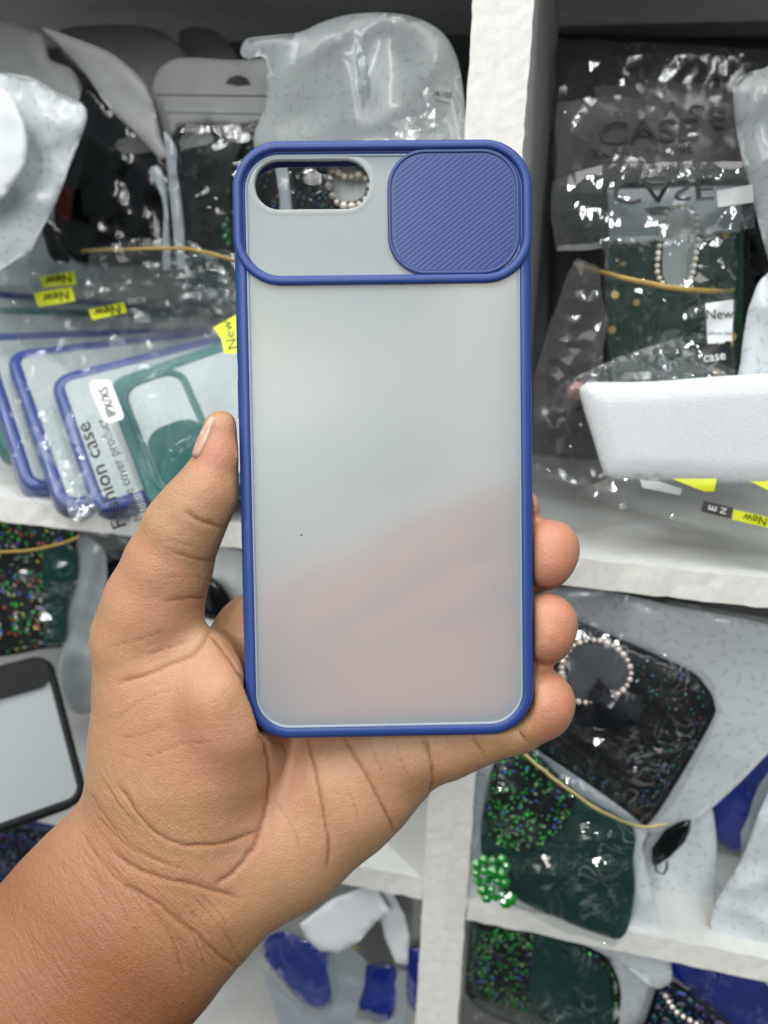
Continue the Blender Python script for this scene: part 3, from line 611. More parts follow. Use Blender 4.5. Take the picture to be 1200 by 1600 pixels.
p.inputs['Subsurface Weight'].default_value = .22; p.inputs['Subsurface Radius'].default_value = (1, .35, .18); p.inputs['Subsurface Scale'].default_value = .0016
tc = N(nt, 'ShaderNodeTexCoord')
def attr(n): a = N(nt, 'ShaderNodeAttribute'); a.attribute_name = n; return a.outputs['Fac']
def mixc(fac, a, b):
    x = N(nt, 'ShaderNodeMix', _data_type='RGBA')
    if hasattr(fac, 'links'): LK(fac, x.inputs[0])
    else: x.inputs[0].default_value = fac
    for k, v in ((6, a), (7, b)):
        if hasattr(v, 'links'): LK(v, x.inputs[k])
        else: x.inputs[k].default_value = (*v, 1)
    return x.outputs[2]
n1 = N(nt, 'ShaderNodeTexNoise', Scale=55, Detail=5, Roughness=.6); LK(tc.outputs['Object'], n1.inputs['Vector'])
n2 = N(nt, 'ShaderNodeTexNoise', Scale=420, Detail=4, Roughness=.7); LK(tc.outputs['Object'], n2.inputs['Vector'])
base = mixc(n1.outputs['Fac'], (.41, .232, .122), (.52, .32, .178))
n0 = N(nt, 'ShaderNodeTexNoise', Scale=30, Detail=6, Roughness=.7, Distortion=.8); LK(tc.outputs['Object'], n0.inputs['Vector'])
mr0 = N(nt, 'ShaderNodeMapRange'); mr0.inputs[1].default_value = .42; mr0.inputs[2].default_value = .66; mr0.inputs[4].default_value = .55; LK(n0.outputs['Fac'], mr0.inputs[0])
base = mixc(mr0.outputs[0], base, (.56, .245, .155))
n5 = N(nt, 'ShaderNodeTexNoise', Scale=22, Detail=4, Roughness=.6); mp5 = N(nt, 'ShaderNodeMapping'); mp5.inputs['Location'].default_value = (3, 1, 2); LK(tc.outputs['Object'], mp5.inputs[0]); LK(mp5.outputs[0], n5.inputs['Vector'])
mr5 = N(nt, 'ShaderNodeMapRange'); mr5.inputs[1].default_value = .5; mr5.inputs[2].default_value = .7; mr5.inputs[4].default_value = .5; LK(n5.outputs['Fac'], mr5.inputs[0])
base = mixc(mr5.outputs[0], base, (.56, .35, .15))
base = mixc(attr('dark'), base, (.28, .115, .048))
pk = N(nt, 'ShaderNodeMath', _operation='MULTIPLY'); LK(attr('pink'), pk.inputs[0]); pk.inputs[1].default_value = .75
base = mixc(pk.outputs[0], base, (.58, .235, .155))
cm = N(nt, 'ShaderNodeMapRange'); cm.inputs[1].default_value = .35; cm.inputs[2].default_value = .75; cm.inputs[3].default_value = 0; cm.inputs[4].default_value = .28; LK(n2.outputs['Fac'], cm.inputs[0])
base = mixc(cm.outputs[0], base, (.36, .16, .08))
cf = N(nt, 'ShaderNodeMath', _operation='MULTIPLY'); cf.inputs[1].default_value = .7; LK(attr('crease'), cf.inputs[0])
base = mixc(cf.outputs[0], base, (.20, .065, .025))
LK(base, p.inputs['Base Color'])
vr0 = N(nt, 'ShaderNodeVectorRotate', _rotation_type='Z_AXIS'); vr0.inputs['Angle'].default_value = math.radians(-50); LK(tc.outputs['Object'], vr0.inputs['Vector'])
mp = N(nt, 'ShaderNodeMapping'); mp.inputs['Scale'].default_value = (120, 1050, 500); LK(vr0.outputs[0], mp.inputs[0])
n3 = N(nt, 'ShaderNodeTexNoise', Scale=1, Detail=4, Roughness=.6, Distortion=.6); LK(mp.outputs[0], n3.inputs['Vector'])
vr = N(nt, 'ShaderNodeTexVoronoi', _feature='DISTANCE_TO_EDGE', Scale=1100); LK(tc.outputs['Object'], vr.inputs['Vector'])
mw = N(nt, 'ShaderNodeMath', _operation='MULTIPLY'); LK(n3.outputs['Fac'], mw.inputs[0]); LK(attr('wrist'), mw.inputs[1])
b1 = N(nt, 'ShaderNodeBump', Strength=.55, Distance=.0008); LK(mw.outputs[0], b1.inputs['Height'])
b2 = N(nt, 'ShaderNodeBump', Strength=.3, Distance=.0004); LK(vr.outputs['Distance'], b2.inputs['Height']); LK(b1.outputs[0], b2.inputs['Normal'])
b3 = N(nt, 'ShaderNodeBump', Strength=.35, Distance=.0006); LK(n2.outputs['Fac'], b3.inputs['Height']); LK(b2.outputs[0], b3.inputs['Normal'])
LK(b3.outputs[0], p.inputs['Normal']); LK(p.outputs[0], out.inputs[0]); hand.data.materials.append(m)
# thumb nail: a thin curved plate on the outer side of the thumb tip
NAIL = plain('nail', (.62, .36, .27), .25, coat=.3)
front = np.where(facing > -.25)[0]
def hand_z(x, y):
    d = (PX[front] - x) ** 2 + (PY[front] - y) ** 2; i = front[np.argsort(d)[:6]]; return HV[i, 2].min(), HN[i].mean(0)
NP = smooth_poly([(331, 650), (322, 664), (311, 685), (303, 706), (303, 714), (311, 712), (322, 694), (333, 668), (338, 655)], 4)
def nail_pts(x, y, lift):
    z, n = hand_z(x, y); q = np.array([(x - 600) / F * z, (y - 800) / F * z, z]); return q + np.array([-.75, -.25, -.55]) * lift
c = NP.mean(0); rings = []
for s_, lf in ((1, -.5), (1, .45), (.8, .62), (.45, .72), (.1, .75)):
    rings.append(np.array([nail_pts(*(c + (q_ - c) * s_), lf) for q_ in NP]))
V = np.vstack(rings); n = len(NP); Fq = [(r_ * n + i, r_ * n + (i + 1) % n, (r_ + 1) * n + (i + 1) % n, (r_ + 1) * n + i) for r_ in range(4) for i in range(n)] + [tuple(4 * n + i for i in range(n))]
nail = bpy.data.objects.new('thumb_nail', bpy.data.meshes.new('thumb_nail')); nail.data.from_pydata(((V - ORG) * K).tolist(), [], Fq); nail.data.materials.append(NAIL)
nail.data.polygons.foreach_set('use_smooth', [True] * len(Fq)); link(nail, hand); fix_normals(nail)
#STUFF
# ------------------------------------------------------------------ generic bagged goods
def sheet(name, pts, Y, material, label=None, cat=None, group=None, parent=None, t=3, amp=1.2, lam=14, seed=1, tx=0, ty=0, g=9, sharp=False, back=.5):
    fl = name in ('clear_bag', 'milky_bag', 'black_film')
    if not fl: t *= .36; amp *= 2.3 if 'print' in name else 1.5; lam *= .8
    if name == 'white_card': t, amp, sharp = .5, .3, True
    if fl:
        P = smooth_poly(pts, 22, True, 1); rs = np.random.RandomState(seed); P = P + rs.uniform(-3.2, 3.2, P.shape); pts = P; sharp = True; t *= .55; amp *= 1.15; lam *= .8
    s = Sheet(Y, t, amp, lam, seed, tx, ty); s.o = s.build(name, pts, material, parent, 13 if fl else g, not fl, back, sharp)
    if fl: s.o.data.polygons.foreach_set('use_smooth', [False] * len(s.o.data.polygons))
    if label: tag(s.o, label, cat, group)
    return s
def tube(name, P, r, material, parent=None, n=8):
    """P world mm path"""
    P = np.asarray(P, float); V = []; Fc = []
    T = np.gradient(P, axis=0); T /= np.linalg.norm(T, axis=1)[:, None]
    up = np.array([0.0, 1, 0.3]); up /= np.linalg.norm(up)
    for i, (p_, t_) in enumerate(zip(P, T)):
        a_ = np.cross(t_, up); a_ /= np.linalg.norm(a_); b_ = np.cross(t_, a_)
        for k in range(n):
            th = 2 * math.pi * k / n; V.append(p_ + r * (math.cos(th) * a_ + math.sin(th) * b_ * .6))
    for i in range(len(P) - 1):
        for k in range(n): l = (k + 1) % n; Fc.append((i * n + k, i * n + l, (i + 1) * n + l, (i + 1) * n + k))
    Fc += [tuple(range(n))[::-1], tuple((len(P) - 1) * n + k for k in range(n))]
    return world_mesh(name, W(np.array(V)), Fc, material, parent)
def band(pts, Y, label, material=None, r=.7):
    P = smooth_poly(pts, 8, False); Yv = Y if np.isscalar(Y) else np.interp(np.arange(len(P)), np.linspace(0, len(P) - 1, len(Y)), Y)
    X = onY(P[:, 0], P[:, 1], np.full(len(P), 1.0) * Yv); X += .25 * (vnoise(np.arange(len(P)) * .6, np.zeros(len(P)), 3) - .5)[:, None]
    return tag(tube('rubber_band', X, r, material or BAND), label, 'rubber band')
def beads(name, centers, rad, material, parent=None, sub=2, squash=1.0):
    bm = bmesh.new()
    for c_, r_ in zip(centers, rad):
        bmesh.ops.create_icosphere(bm, subdivisions=sub, radius=r_ * K, matrix=Matrix.Translation(Vector(W(c_))) @ Matrix.Diagonal((1, squash, 1, 1)))
    V = [tuple(v.co) for v in bm.verts]; Fc = [tuple(v.index for v in f.verts) for f in bm.faces]; bm.free()
    return world_mesh(name, V, Fc, material, parent, sub > 1)
def loop_beads(name, pts, Y, r, material, parent=None, gap=2.05, sub=1, closed=True, jit=.0):
    P = smooth_poly(pts, 2, closed); X = onY(P[:, 0], P[:, 1], np.full(len(P), float(Y)))
    out = [X[0]]
    for q_ in X:
        if np.linalg.norm(q_ - out[-1]) >= r * gap: out.append(q_)
    rs = np.random.RandomState(4)
    return beads(name, out, [r * (1 + jit * rs.uniform(-1, 1)) for _ in out], material, parent, sub)
def mini_case(name, TL, zT, BL, zB, hint, short, long_, mats, label, cat='phone case', group=None, window=None, slider=None, rad=9, fw=5, ring=None):
    """phone case from two pixel corners of its short side with their camera depths; hint = image direction of the long side"""
    A = np.array([(TL[0] - 600) / F * zT, (TL[1] - 800) / F * zT, zT]); B = np.array([(BL[0] - 600) / F * zB, (BL[1] - 800) / F * zB, zB])
    e1 = nrm(B - A); a, b = nrm((hint[0], hint[1], 0))[:2]
    e2 = nrm((a, b, -(a * e1[0] + b * e1[1]) / (e1[2] if abs(e1[2]) > .05 else 1e9))) if abs(e1[2]) > .05 else nrm(np.array([a, b, 0]) - e1 * (a * e1[0] + b * e1[1]))
    e3 = np.cross(e2, -e1)
    if e3[2] > 0: e3 = -e3; flip = True
    else: flip = False
    o = root(name, (0, 0, 0), label, cat, group)
    # local x = long side, local y = minus short side, z towards the viewer
    frame_matrix(o, M @ e2, M @ (-e1), M @ e3, M @ A)
    rc = (0, -short, long_, 0, rad); fm_, pm_, sm_ = mats
    V, Fc = rr_sweep(rc, [(fw, -1.2), (fw - .1, -.1), (fw - .7, .3), (1, .2), (.2, -.8), (0, -2), (0, -8), (1, -9), (2, -9), (1.8, -2), (fw, -1.3)], 8); local_obj('case_frame', V, Fc, fm_, o, 50)
    V, Fc = prism(rrect(fw - .3, -short + fw - .3, long_ - fw + .3, -fw + .3, rad - fw, 8), [], -1.2, -.15); local_obj('back_panel', V, Fc, pm_, o)
    if window:
        V, Fc = rr_sweep(window, [(0, -.2), (.1, .7), (.5, 1.0), (2.0, 1.0), (2.6, .6), (2.7, -.2)], 8); local_obj('camera_window_frame', V, Fc, fm_, o, 50)
    if slider:
        V, Fc = prism(rrect(*slider, 8), [], 0, .8); local_obj('sliding_camera_cover', V, Fc, sm_, o)
    return o

# ---- upper left bay
sheet('grey_pouch', [(95, 46), (180, 38), (240, 44), (275, 66), (292, 92), (300, 140), (230, 170), (140, 120), (95, 80)], 372, GBAG, 'dark grey pouch with a rounded top, back of the upper left bay', 'pouch', t=3, seed=11)
sheet('grey_pouch', [(282, 48), (325, 44), (350, 60), (372, 92), (378, 140), (300, 150), (285, 90)], 385, GBAG, 'dark grey rounded pouch peeping out above the pouch with a hang hole', 'pouch', t=3, seed=12)
sheet('grey_pouch', [(-40, 40), (60, 52), (78, 92), (112, 108), (128, 138), (130, 176), (100, 230), (-40, 240)], 330, GBAG, 'grey speckled pouch behind the big pale pouch at the upper left', 'pouch', t=5, seed=13)
s = sheet('black_pouch', [(128, 140), (160, 146), (205, 190), (262, 250), (275, 300), (272, 400), (120, 410), (85, 330), (118, 220)], 325, BLACKG, 'glossy black pouch with a faint grey oval hang tab, in the dark upper left bay', 'pouch', t=5, seed=14, amp=2)
s.decal('hang_tab', [(180, 226), (190, 216), (215, 213), (240, 216), (250, 224), (238, 236), (212, 240), (190, 238)], plain('dim_tab', (.10, .10, .10), .5), s.o, .5, sharp=False)
sheet('red_case', [(84, 292), (104, 290), (112, 310), (108, 345), (86, 330)], 318, RED, 'dark red case corner just showing beside the glossy black pouch', 'phone case', t=2, seed=15)
sheet('pouch_flap', [(66, 44), (118, 60), (175, 84), (222, 125), (240, 165), (252, 215), (262, 246), (252, 250), (215, 212), (170, 168), (135, 118), (100, 78)], 312, GBAG, 'long curved grey pouch edge running diagonally over the glossy black pouch', 'pouch', t=2.5, seed=16, amp=.8)
s = sheet('hang_hole_pouch', [(236, 150), (246, 112), (268, 94), (300, 90), (360, 94), (470, 98), (480, 180), (400, 196), (290, 196), (264, 222), (244, 190)], 322, GBAG, 'grey pouch top with a pressed seal line and a half round hang hole', 'pouch', t=2, amp=.5, lam=26, seed=17)
s.decal('painted_hang_hole', [(352, 130), (358, 122), (372, 117), (386, 122), (392, 132), (372, 134)], BLACKM, s.o, .3)  # no opening cut: black patch painted on for the dark of the hole
s.decal('seal_line', [(244, 142), (420, 144), (420, 149), (243, 147)], GBAG, s.o, .8)
s.decal('seal_line', [(258, 170), (420, 174), (420, 178), (258, 175)], WBAG, s.o, .6)
def glitter_case(name, pts, Y, material, label, seed, t=4, rim=BLACKG, tx=0, ty=0):
    s = Sheet(Y, t, .15, 30, seed, tx, ty); s.o = s.build(name, pts, material, None, 9, True, 1.5); tag(s.o, label, 'phone case')
    P = smooth_poly(pts, 6); X = s.front(P[:, 0], P[:, 1], .2); tube('raised_rim', np.vstack([X, X[:2]]), 1.1, rim, s.o); return s
s = glitter_case('glitter_case', [(284, 200), (300, 193), (470, 186), (490, 200), (500, 420), (480, 455), (300, 455), (286, 430), (278, 300)], 330, GLITB, 'black glitter case with a half hidden rhinestone ring, in a clear bag above the band', 21)
s.decal('dark_insert', [(280, 236), (340, 224), (420, 230), (480, 420), (300, 440), (284, 380)], BLACKM, s.o, .8)
rg = s.decal('ring_plate', [(284, 232), (286, 216), (296, 205), (312, 202), (326, 207), (333, 222)], TAGW, s.o, .9, sharp=False)
loop_beads('rhinestone_ring', [(284, 234), (284, 218), (292, 207), (303, 202), (314, 202), (326, 208), (332, 222)], 321, .62, GEM, s.o, closed=False)
beads('green_crystal_cluster', [onY(x, y, 321) for x, y in ((356, 343), (352, 354), (358, 362), (354, 371), (358, 380), (356, 300))], [1.3, 1.8, 1.6, 1.9, 1.5, .8], GREENC, s.o)
sheet('pouch_strip', [(232, 268), (246, 258), (256, 275), (262, 320), (264, 360), (266, 420), (256, 425), (254, 380), (256, 330), (248, 296)], 308, MILK, 'narrow pale plastic fold hanging beside the glossy black pouch', 'pouch', t=1.6, seed=18, amp=.8)
sheet('pouch_strip', [(256, 205), (276, 232), (276, 265), (284, 320), (288, 370), (288, 420), (278, 422), (268, 330), (262, 262)], 306, MILK, 'narrow pale plastic fold along the left side of the glitter case', 'pouch', t=1.6, seed=19, amp=.8)
# what shows through the camera slot
s = glitter_case('ring_holder_case', [(392, 215), (640, 215), (650, 240), (650, 440), (392, 440)], 312, GLITB, 'black glitter case with a heart shaped rhinestone ring, seen through the camera slot', 22)
s.decal('ring_plate', [(520, 275), (530, 265), (552, 262), (570, 270), (572, 296), (560, 312), (532, 314), (520, 300)], plain('pale_plate', (.6, .64, .64), .3), s.o, .6, sharp=False)
loop_beads('rhinestone_ring', [(514, 290), (514, 272), (522, 262), (532, 272), (545, 276), (560, 272), (574, 282), (578, 300), (570, 314), (548, 322), (526, 316)], 301, 1.25, GEM, s.o, jit=.25, sub=2)
loop_beads('large_gem', [(526, 262), (540, 258), (552, 262)], 302, 1.5, GEM, s.o, closed=False)
sheet('pouch_strip', [(428, 240), (444, 240), (452, 290), (456, 345), (440, 345), (436, 300)], 296, MILK, 'narrow pale plastic fold seen through the camera slot', 'pouch', t=1.2, seed=23)
sheet('clear_bag', [(446, 238), (516, 238), (524, 350), (450, 350)], 298, FILMD, 'crumpled clear film seen through the middle of the camera slot', 'bag', t=3, amp=2.5, lam=8, seed=24)
s = sheet('printed_pouch', [(376, 84), (384, 62), (420, 56), (470, 50), (500, 36), (545, 23), (600, 20), (650, 28), (690, 50), (712, 85), (722, 130), (728, 190), (730, 250), (420, 250), (417, 150), (414, 92), (388, 92)], 296, WBAG, 'large grey white printed pouch with a folded top, directly above the blue case', 'pouch', t=6, amp=1.5, lam=30, seed=25)
s.decal('size_sticker', [(682, 132), (705, 136), (703, 161), (680, 155)], GBAG, s.o, .4)
s.text('sticker_print', 'A10S', (693, 147), 9, 8, INKG, s.o, .7)
sheet('pouch_fold', [(560, 68), (568, 80), (576, 100), (572, 130), (562, 150), (558, 120), (556, 90)], 285, MILK, 'small bright fold standing up from the large printed pouch', 'pouch', t=1.5, seed=26)
sheet('clear_bag', [(590, 225), (606, 190), (640, 180), (665, 130), (690, 160), (715, 235), (680, 245)], 284, FILM, 'shiny creased clear film at the lower right of the large printed pouch', 'bag', t=3, amp=2.2, lam=12, seed=27)
sheet('clear_bag', [(272, 190), (320, 196), (420, 184), (430, 300), (400, 430), (300, 430), (280, 380)], 312, FILMD, 'clear film bag stretched over the black glitter case', 'bag', t=4, amp=2.2, lam=16, seed=28)
# far left big printed pouch
s = sheet('printed_pouch', [(-60, 118), (0, 114), (50, 122), (90, 145), (128, 162), (136, 180), (130, 205), (108, 262), (88, 315), (60, 368), (35, 400), (-60, 420)], 300, WBAG2, 'big pale printed pouch with a rounded corner at the upper left edge', 'pouch', t=7, amp=1.6, lam=22, seed=31, ty=-1)
sheet('round_pouch', [(-60, 130), (0, 138), (22, 160), (38, 195), (43, 230), (38, 262), (20, 290), (0, 312), (-60, 320)], 287, WHITE, 'white pouch with a rounded dotted corner lying on the big pale printed pouch', 'pouch', t=3, amp=.8, seed=32)
sheet('printed_pouch', [(70, 318), (96, 312), (120, 338), (140, 382), (165, 440), (20, 450), (-60, 420), (40, 380)], 338, MILK, 'crumpled milky pouch below the big pale printed pouch', 'pouch', t=4, amp=2.0, lam=18, back=.3, seed=33)
sheet('dark_pouch', [(64, 345), (80, 338), (110, 400), (100, 412), (78, 400)], 300, BLACKG, 'narrow black slip between the pale pouches at the left', 'pouch', t=1.5, seed=34)
band([(112, 394), (150, 391), (200, 390), (262, 388), (286, 388), (330, 396), (372, 408)], [330, 312, 300, 300, 300, 300], 'tan rubber band stretched across the bags left of the camera window')
sheet('clear_bag', [(140, 392), (220, 372), (290, 376), (330, 392), (400, 400), (400, 470), (250, 470), (130, 450)], 303, FILM2, 'crinkled clear bag tops gathered under the tan rubber band', 'bag', t=5, amp=3.5, lam=10, seed=35)
sheet('green_pouch', [(300, 392), (400, 402), (400, 470), (320, 462)], 322, DGREEN, 'dark green pouch just left of the blue case frame, under the tan band', 'pouch', t=4, seed=36)

# ---- stack of bagged cases leaning on the left shelf
stack = 'bagged slide cover cases stacked on the left shelf'
def layer(i, TL, zT, BL, zB, hint, mats, label, long_=140, short=None, **kw):
    A = np.array([(TL[0] - 600) / F * zT, (TL[1] - 800) / F * zT, zT]); B = np.array([(BL[0] - 600) / F * zB, (BL[1] - 800) / F * zB, zB])
    return mini_case('phone_case', TL, zT, BL, zB, hint, short or float(np.linalg.norm(B - A)), long_, mats, label, group=stack, **kw)
teal = layer(0, (160, 596), 318, (242, 812), 290, (.93, -.385), (TEAL, MILKP, TEALD), 'teal framed slide cover case in front of the stack, lying beside the thumb',
    window=(4, -34 - 28, 31, -5, 9), slider=(7, -60, 29, -31, 8), rad=9, fw=6)
layer(1, (74, 588), 330, (148, 806), 302, (.95, -.33), (NAVY, MILKP, NAVY), 'navy framed case second in the stack, its corner showing behind the teal one')
layer(2, (6, 548), 342, (92, 800), 308, (.965, -.25), (NAVY, MILKP, NAVY), 'navy framed clear backed case with its whole left end in view, left in the stack')
layer(3, (-40, 520), 352, (40, 770), 322, (.975, -.20), (NAVY, MILKP, NAVY), 'navy framed case fourth in the stack, cut off by the left edge of the photo')
layer(4, (-60, 476), 362, (10, 720), 335, (.985, -.16), (TEAL, MILKP, TEALD), 'dark teal framed case near the top back of the stack')
layer(5, (-75, 446), 372, (-10, 690), 348, (.985, -.12), (NAVY, MILKP, NAVY), 'blue edged case at the very back of the stack')
b5 = sheet('clear_bag', [(-60, 432), (60, 424), (180, 408), (300, 400), (380, 410), (380, 450), (200, 470), (60, 492), (-60, 505)], 326, FILM2, 'clear bag round the rearmost case of the stack, yellow sticker on its edge', 'bag', stack, t=4, amp=2.4, lam=11, seed=41)
b4 = sheet('clear_bag', [(-60, 468), (80, 462), (200, 440), (300, 425), (390, 420), (390, 480), (200, 510), (60, 540), (-60, 560)], 318, FILM2, 'clear bag below the rearmost one, with a yellow sticker near the left', 'bag', stack, t=4, amp=2.4, lam=12, seed=42)
b3 = sheet('clear_bag', [(-60, 520), (60, 510), (160, 490), (280, 460), (390, 440), (390, 520), (200, 570), (40, 610), (-60, 620)], 309, FILM2, 'clear bag with crinkled edge and a yellow sticker in the middle of the stack', 'bag', stack, t=4, amp=2.2, lam=13, seed=43)
b2 = sheet('clear_bag', [(-30, 560), (20, 540), (160, 520), (300, 480), (390, 470), (390, 560), (300, 700), (150, 806), (70, 802), (30, 760), (0, 690)], 272, film('stack_film', .006, spec=-.022, crease=.3, bscale=45, bstr=.5), 'large clear bag over the navy case at the left, with bright creases', 'bag', stack, t=4, amp=2.6, lam=24, seed=44, ty=-15)
b1 = sheet('clear_bag', [(120, 590), (150, 566), (230, 545), (330, 500), (400, 478), (420, 600), (400, 760), (330, 830), (225, 868), (190, 850), (160, 760), (135, 680)], 256, film('bag_film', .004, spec=-.029, crease=.08, bscale=40, bstr=.25), 'clear bag of the teal case, printed with black lettering and a white size label', 'bag', stack, t=3, amp=.7, lam=30, seed=45, ty=-14)
for bg, pts, tx_, ctr, an in ((b5, [(62, 432), (66, 450), (120, 444), (116, 424)], 'New', (92, 437), -8), (b4, [(52, 458), (60, 480), (118, 470), (112, 448)], 'New', (88, 464), -9), (b3, [(138, 484), (144, 500), (198, 488), (194, 472)], 'New', (168, 486), -10), (b1, [(333, 512), (372, 490), (400, 480), (404, 550), (366, 553), (350, 552), (346, 530)], None, None, 0)):
    st = bg.decal('yellow_sticker', pts, YEL, bg.o, .8)
    if tx_: bg.text('sticker_print', tx_, ctr, 15, an + 180, INK, st, 1.3, bold=.015)
b1.text('sticker_print', 'New', (358, 524), 17, 255, INK, b1.o, .9); b1.text('sticker_dots', '. . .', (346, 530), 9, 255, INK, b1.o, .9)
b4.text('size_print', 'XS', (140, 460), 10, 170, TAGW, b4.o, .7); b3.text('size_print', 'X/XS', (214, 470), 10, 172, TAGW, b3.o, .7)
lb = b1.decal('size_label', smooth_poly([(141, 598), (146, 594), (170, 594), (174, 598), (193, 648), (192, 655), (170, 661), (163, 659), (140, 606)], 4, True, 1).tolist(), LABELW, b1.o, 1.0)
b1.text('label_print', 'IPX/XS', (167, 628), 15, 251, INK, lb, 1.4, stretch=.80, bold=.01)
b1.text('bag_print', 'Fashion case', (157, 744), 24, 250, INK, b1.o, .8, bold=.012, stretch=1.05)
b1.text('bag_print_small', 'Mobile cover product', (187, 735), 17, 249, INKG, b1.o, .8, stretch=.82)
zp = []
for i in range(46):                           # zip ribbing beside the lettering
    t_ = i / 45; x, y = 136 + 88 * t_, 612 + 200 * t_ - 3 * math.sin(t_ * 3); zp.append((x, y))
bm_v = []; bm_f = []
for i, (x, y) in enumerate(zp):
    q_ = b1.front(np.array([x, x + 12, x + 12.4, x + .4]), np.array([y, y - 4, y - 2.6, y + 1.4]), .7); bm_f.append(tuple(range(i * 4, i * 4 + 4))); bm_v += list(q_)
world_mesh('zip_ribs', W(np.array(bm_v)), bm_f, TAGW, b1.o, False)
sheet('clear_bag', [(34, 690), (66, 636), (110, 640), (116, 668), (130, 720), (150, 800), (128, 826), (108, 800), (100, 740), (60, 704)], 248, FILM, 'loose clear flap with bright highlights sticking out over the navy case', 'bag', t=2, amp=3.2, lam=18, seed=46, ty=-13)
sheet('clear_bag', [(40, 820), (60, 790), (110, 786), (128, 828), (180, 830), (225, 838), (210, 872), (168, 880), (150, 860), (122, 830), (80, 812)], 246, FILM2, 'crinkled lower end of the clear bags hanging over the left shelf edge', 'bag', t=2.5, amp=2.0, lam=14, seed=47)

# ---- lower left: goods on the next shelf
s = glitter_case('glitter_case', [(-60, 796), (90, 800), (112, 806), (118, 830), (112, 960), (100, 1002), (80, 1010), (-60, 1008)], 292, GLITM, 'black case full of green and multicoloured glitter at the left edge, under a band', 51)
sheet('green_pouch', [(70, 860), (100, 848), (118, 858), (120, 900), (104, 950), (100, 1000), (70, 1004), (66, 940)], 281, DGREEN, 'folded dark green pouch on the right part of the left glitter case', 'pouch', t=5, amp=2.5, seed=52)
sheet('clear_bag', [(-60, 806), (60, 802), (122, 820), (124, 960), (96, 1016), (-60, 1012)], 279, FILM, 'clear bag over the multicoloured glitter case at the left edge', 'bag', t=4, amp=4, lam=16, seed=53, ty=-2)
band([(-40, 862), (20, 862), (60, 858), (100, 848), (125, 838)], 273, 'thin yellow brown rubber band across the multicoloured glitter case')
sheet('printed_pouch', [(122, 842), (150, 846), (166, 870), (166, 930), (156, 980), (180, 1040), (176, 1100), (150, 1112), (112, 1110), (92, 1060), (98, 990), (100, 930), (116, 890)], 283, MILK, 'milky white pouch hanging between the glitter case and the hand', 'pouch', t=4, amp=2.6, lam=18, seed=54)
glitter_case('glitter_case', [(160, 872), (240, 872), (260, 960), (160, 960)], 300, GLITBL, 'small patch of blue glitter case just left of the thumb base', 55, 2)
sheet('white_pouch', [(300, 866), (380, 862), (420, 940), (400, 1000), (300, 1000)], 300, WHITE, 'white pouch in the gap between the thumb and the blue case', 'pouch', t=3, amp=1, seed=56)
glitter_case('dark_case', [(318, 906), (345, 916), (360, 960), (318, 960)], 290, BLACKG, 'dark case corner low in the gap between thumb and blue case', 57, 2)
A0 = mini_case('phone_case', (80, 1018), 330, (128, 1200), 318, (-.98, .2), 62, 120, (BLACKR, plain('grey_clear_panel', (.30, .33, .34), .5), BLACKR), 'clear case with a black frame and black camera bar lying at the lower left', rad=8, fw=3.6)
V, Fc = prism(rrect(3, -13.5, 100, -1.5, 5, 8), [], -.1, 1.6); local_obj('camera_bar', V, Fc, BLACKR, A0)
sheet('teal_edge', [(-20, 1242), (10, 1240), (34, 1222), (30, 1236), (8, 1262), (-20, 1270)], 292, DGREEN, 'thin dark green case edge under the black framed clear case', 'phone case', t=2, amp=.3, seed=59)
sheet('blue_pouch', [(-60, 1268), (20, 1264), (60, 1274), (96, 1284), (80, 1296), (20, 1292), (-60, 1290)], 282, NAVY, 'dusty blue flat case end just below the lower left shelf edge', 'phone case', t=2, amp=.5, seed=60)
glitter_case('glitter_case', [(-60, 1284), (60, 1290), (130, 1296), (120, 1420), (-60, 1440)], 288, GLITBL, 'blue and silver glitter case at the left edge beside the wrist', 61)
sheet('clear_bag', [(-60, 1276), (60, 1280), (130, 1290), (110, 1420), (-60, 1430)], 279, FILM, 'clear bag round the blue and silver glitter case', 'bag', t=3, amp=2.4, lam=14, seed=62)

# ---- bottom centre bay
sheet('white_card', [(468, 1444), (520, 1404), (585, 1380), (600, 1408), (612, 1426), (588, 1440), (560, 1472), (530, 1488), (500, 1486), (480, 1468)], 276, WHITE, 'white pouch flap with a rounded lower edge beside the wrist', 'pouch', t=1.6, amp=.4, seed=71)
sheet('white_card', [(588, 1386), (614, 1396), (632, 1430), (640, 1462), (637, 1508), (618, 1504), (600, 1462)], 284, WHITE, 'narrow white pouch flap pointing down next to the upright board', 'pouch', t=1.5, amp=.5, seed=72)
sheet('white_pouch', [(600, 1392), (655, 1404), (690, 1420), (690, 1492), (640, 1490)], 330, GBAG, 'greyish white pouch in the back corner under the small shelf', 'pouch', t=2, amp=.5, seed=73)
sheet('blue_pouch', [(410, 1482), (440, 1455), (500, 1480), (520, 1490), (522, 1540), (514, 1574), (486, 1576), (450, 1545)], 298, ROYAL, 'royal blue cased pouch just below the wrist', 'pouch', t=4, amp=1.4, seed=74)
sheet('blue_pouch', [(568, 1512), (615, 1508), (618, 1560), (610, 1592), (585, 1596), (560, 1570)], 302, ROYAL, 'smaller royal blue pouch in a milky bag, middle of the bottom bay', 'pouch', t=4, amp=1, seed=75)
sheet('blue_pouch', [(630, 1490), (665, 1490), (670, 1580), (640, 1570)], 318, ROYAL, 'dark blue pouch sliver against the upright board at the bottom', 'pouch', t=3, amp=1, seed=76)
sheet('milky_bag', [(510, 1490), (545, 1478), (575, 1500), (570, 1540), (555, 1590), (560, 1640), (500, 1640), (440, 1600), (405, 1500), (440, 1550), (490, 1582), (518, 1570)], 290, MILK, 'milky bag hanging round the royal blue pouch under the wrist', 'bag', t=3, amp=2.2, lam=14, seed=77)
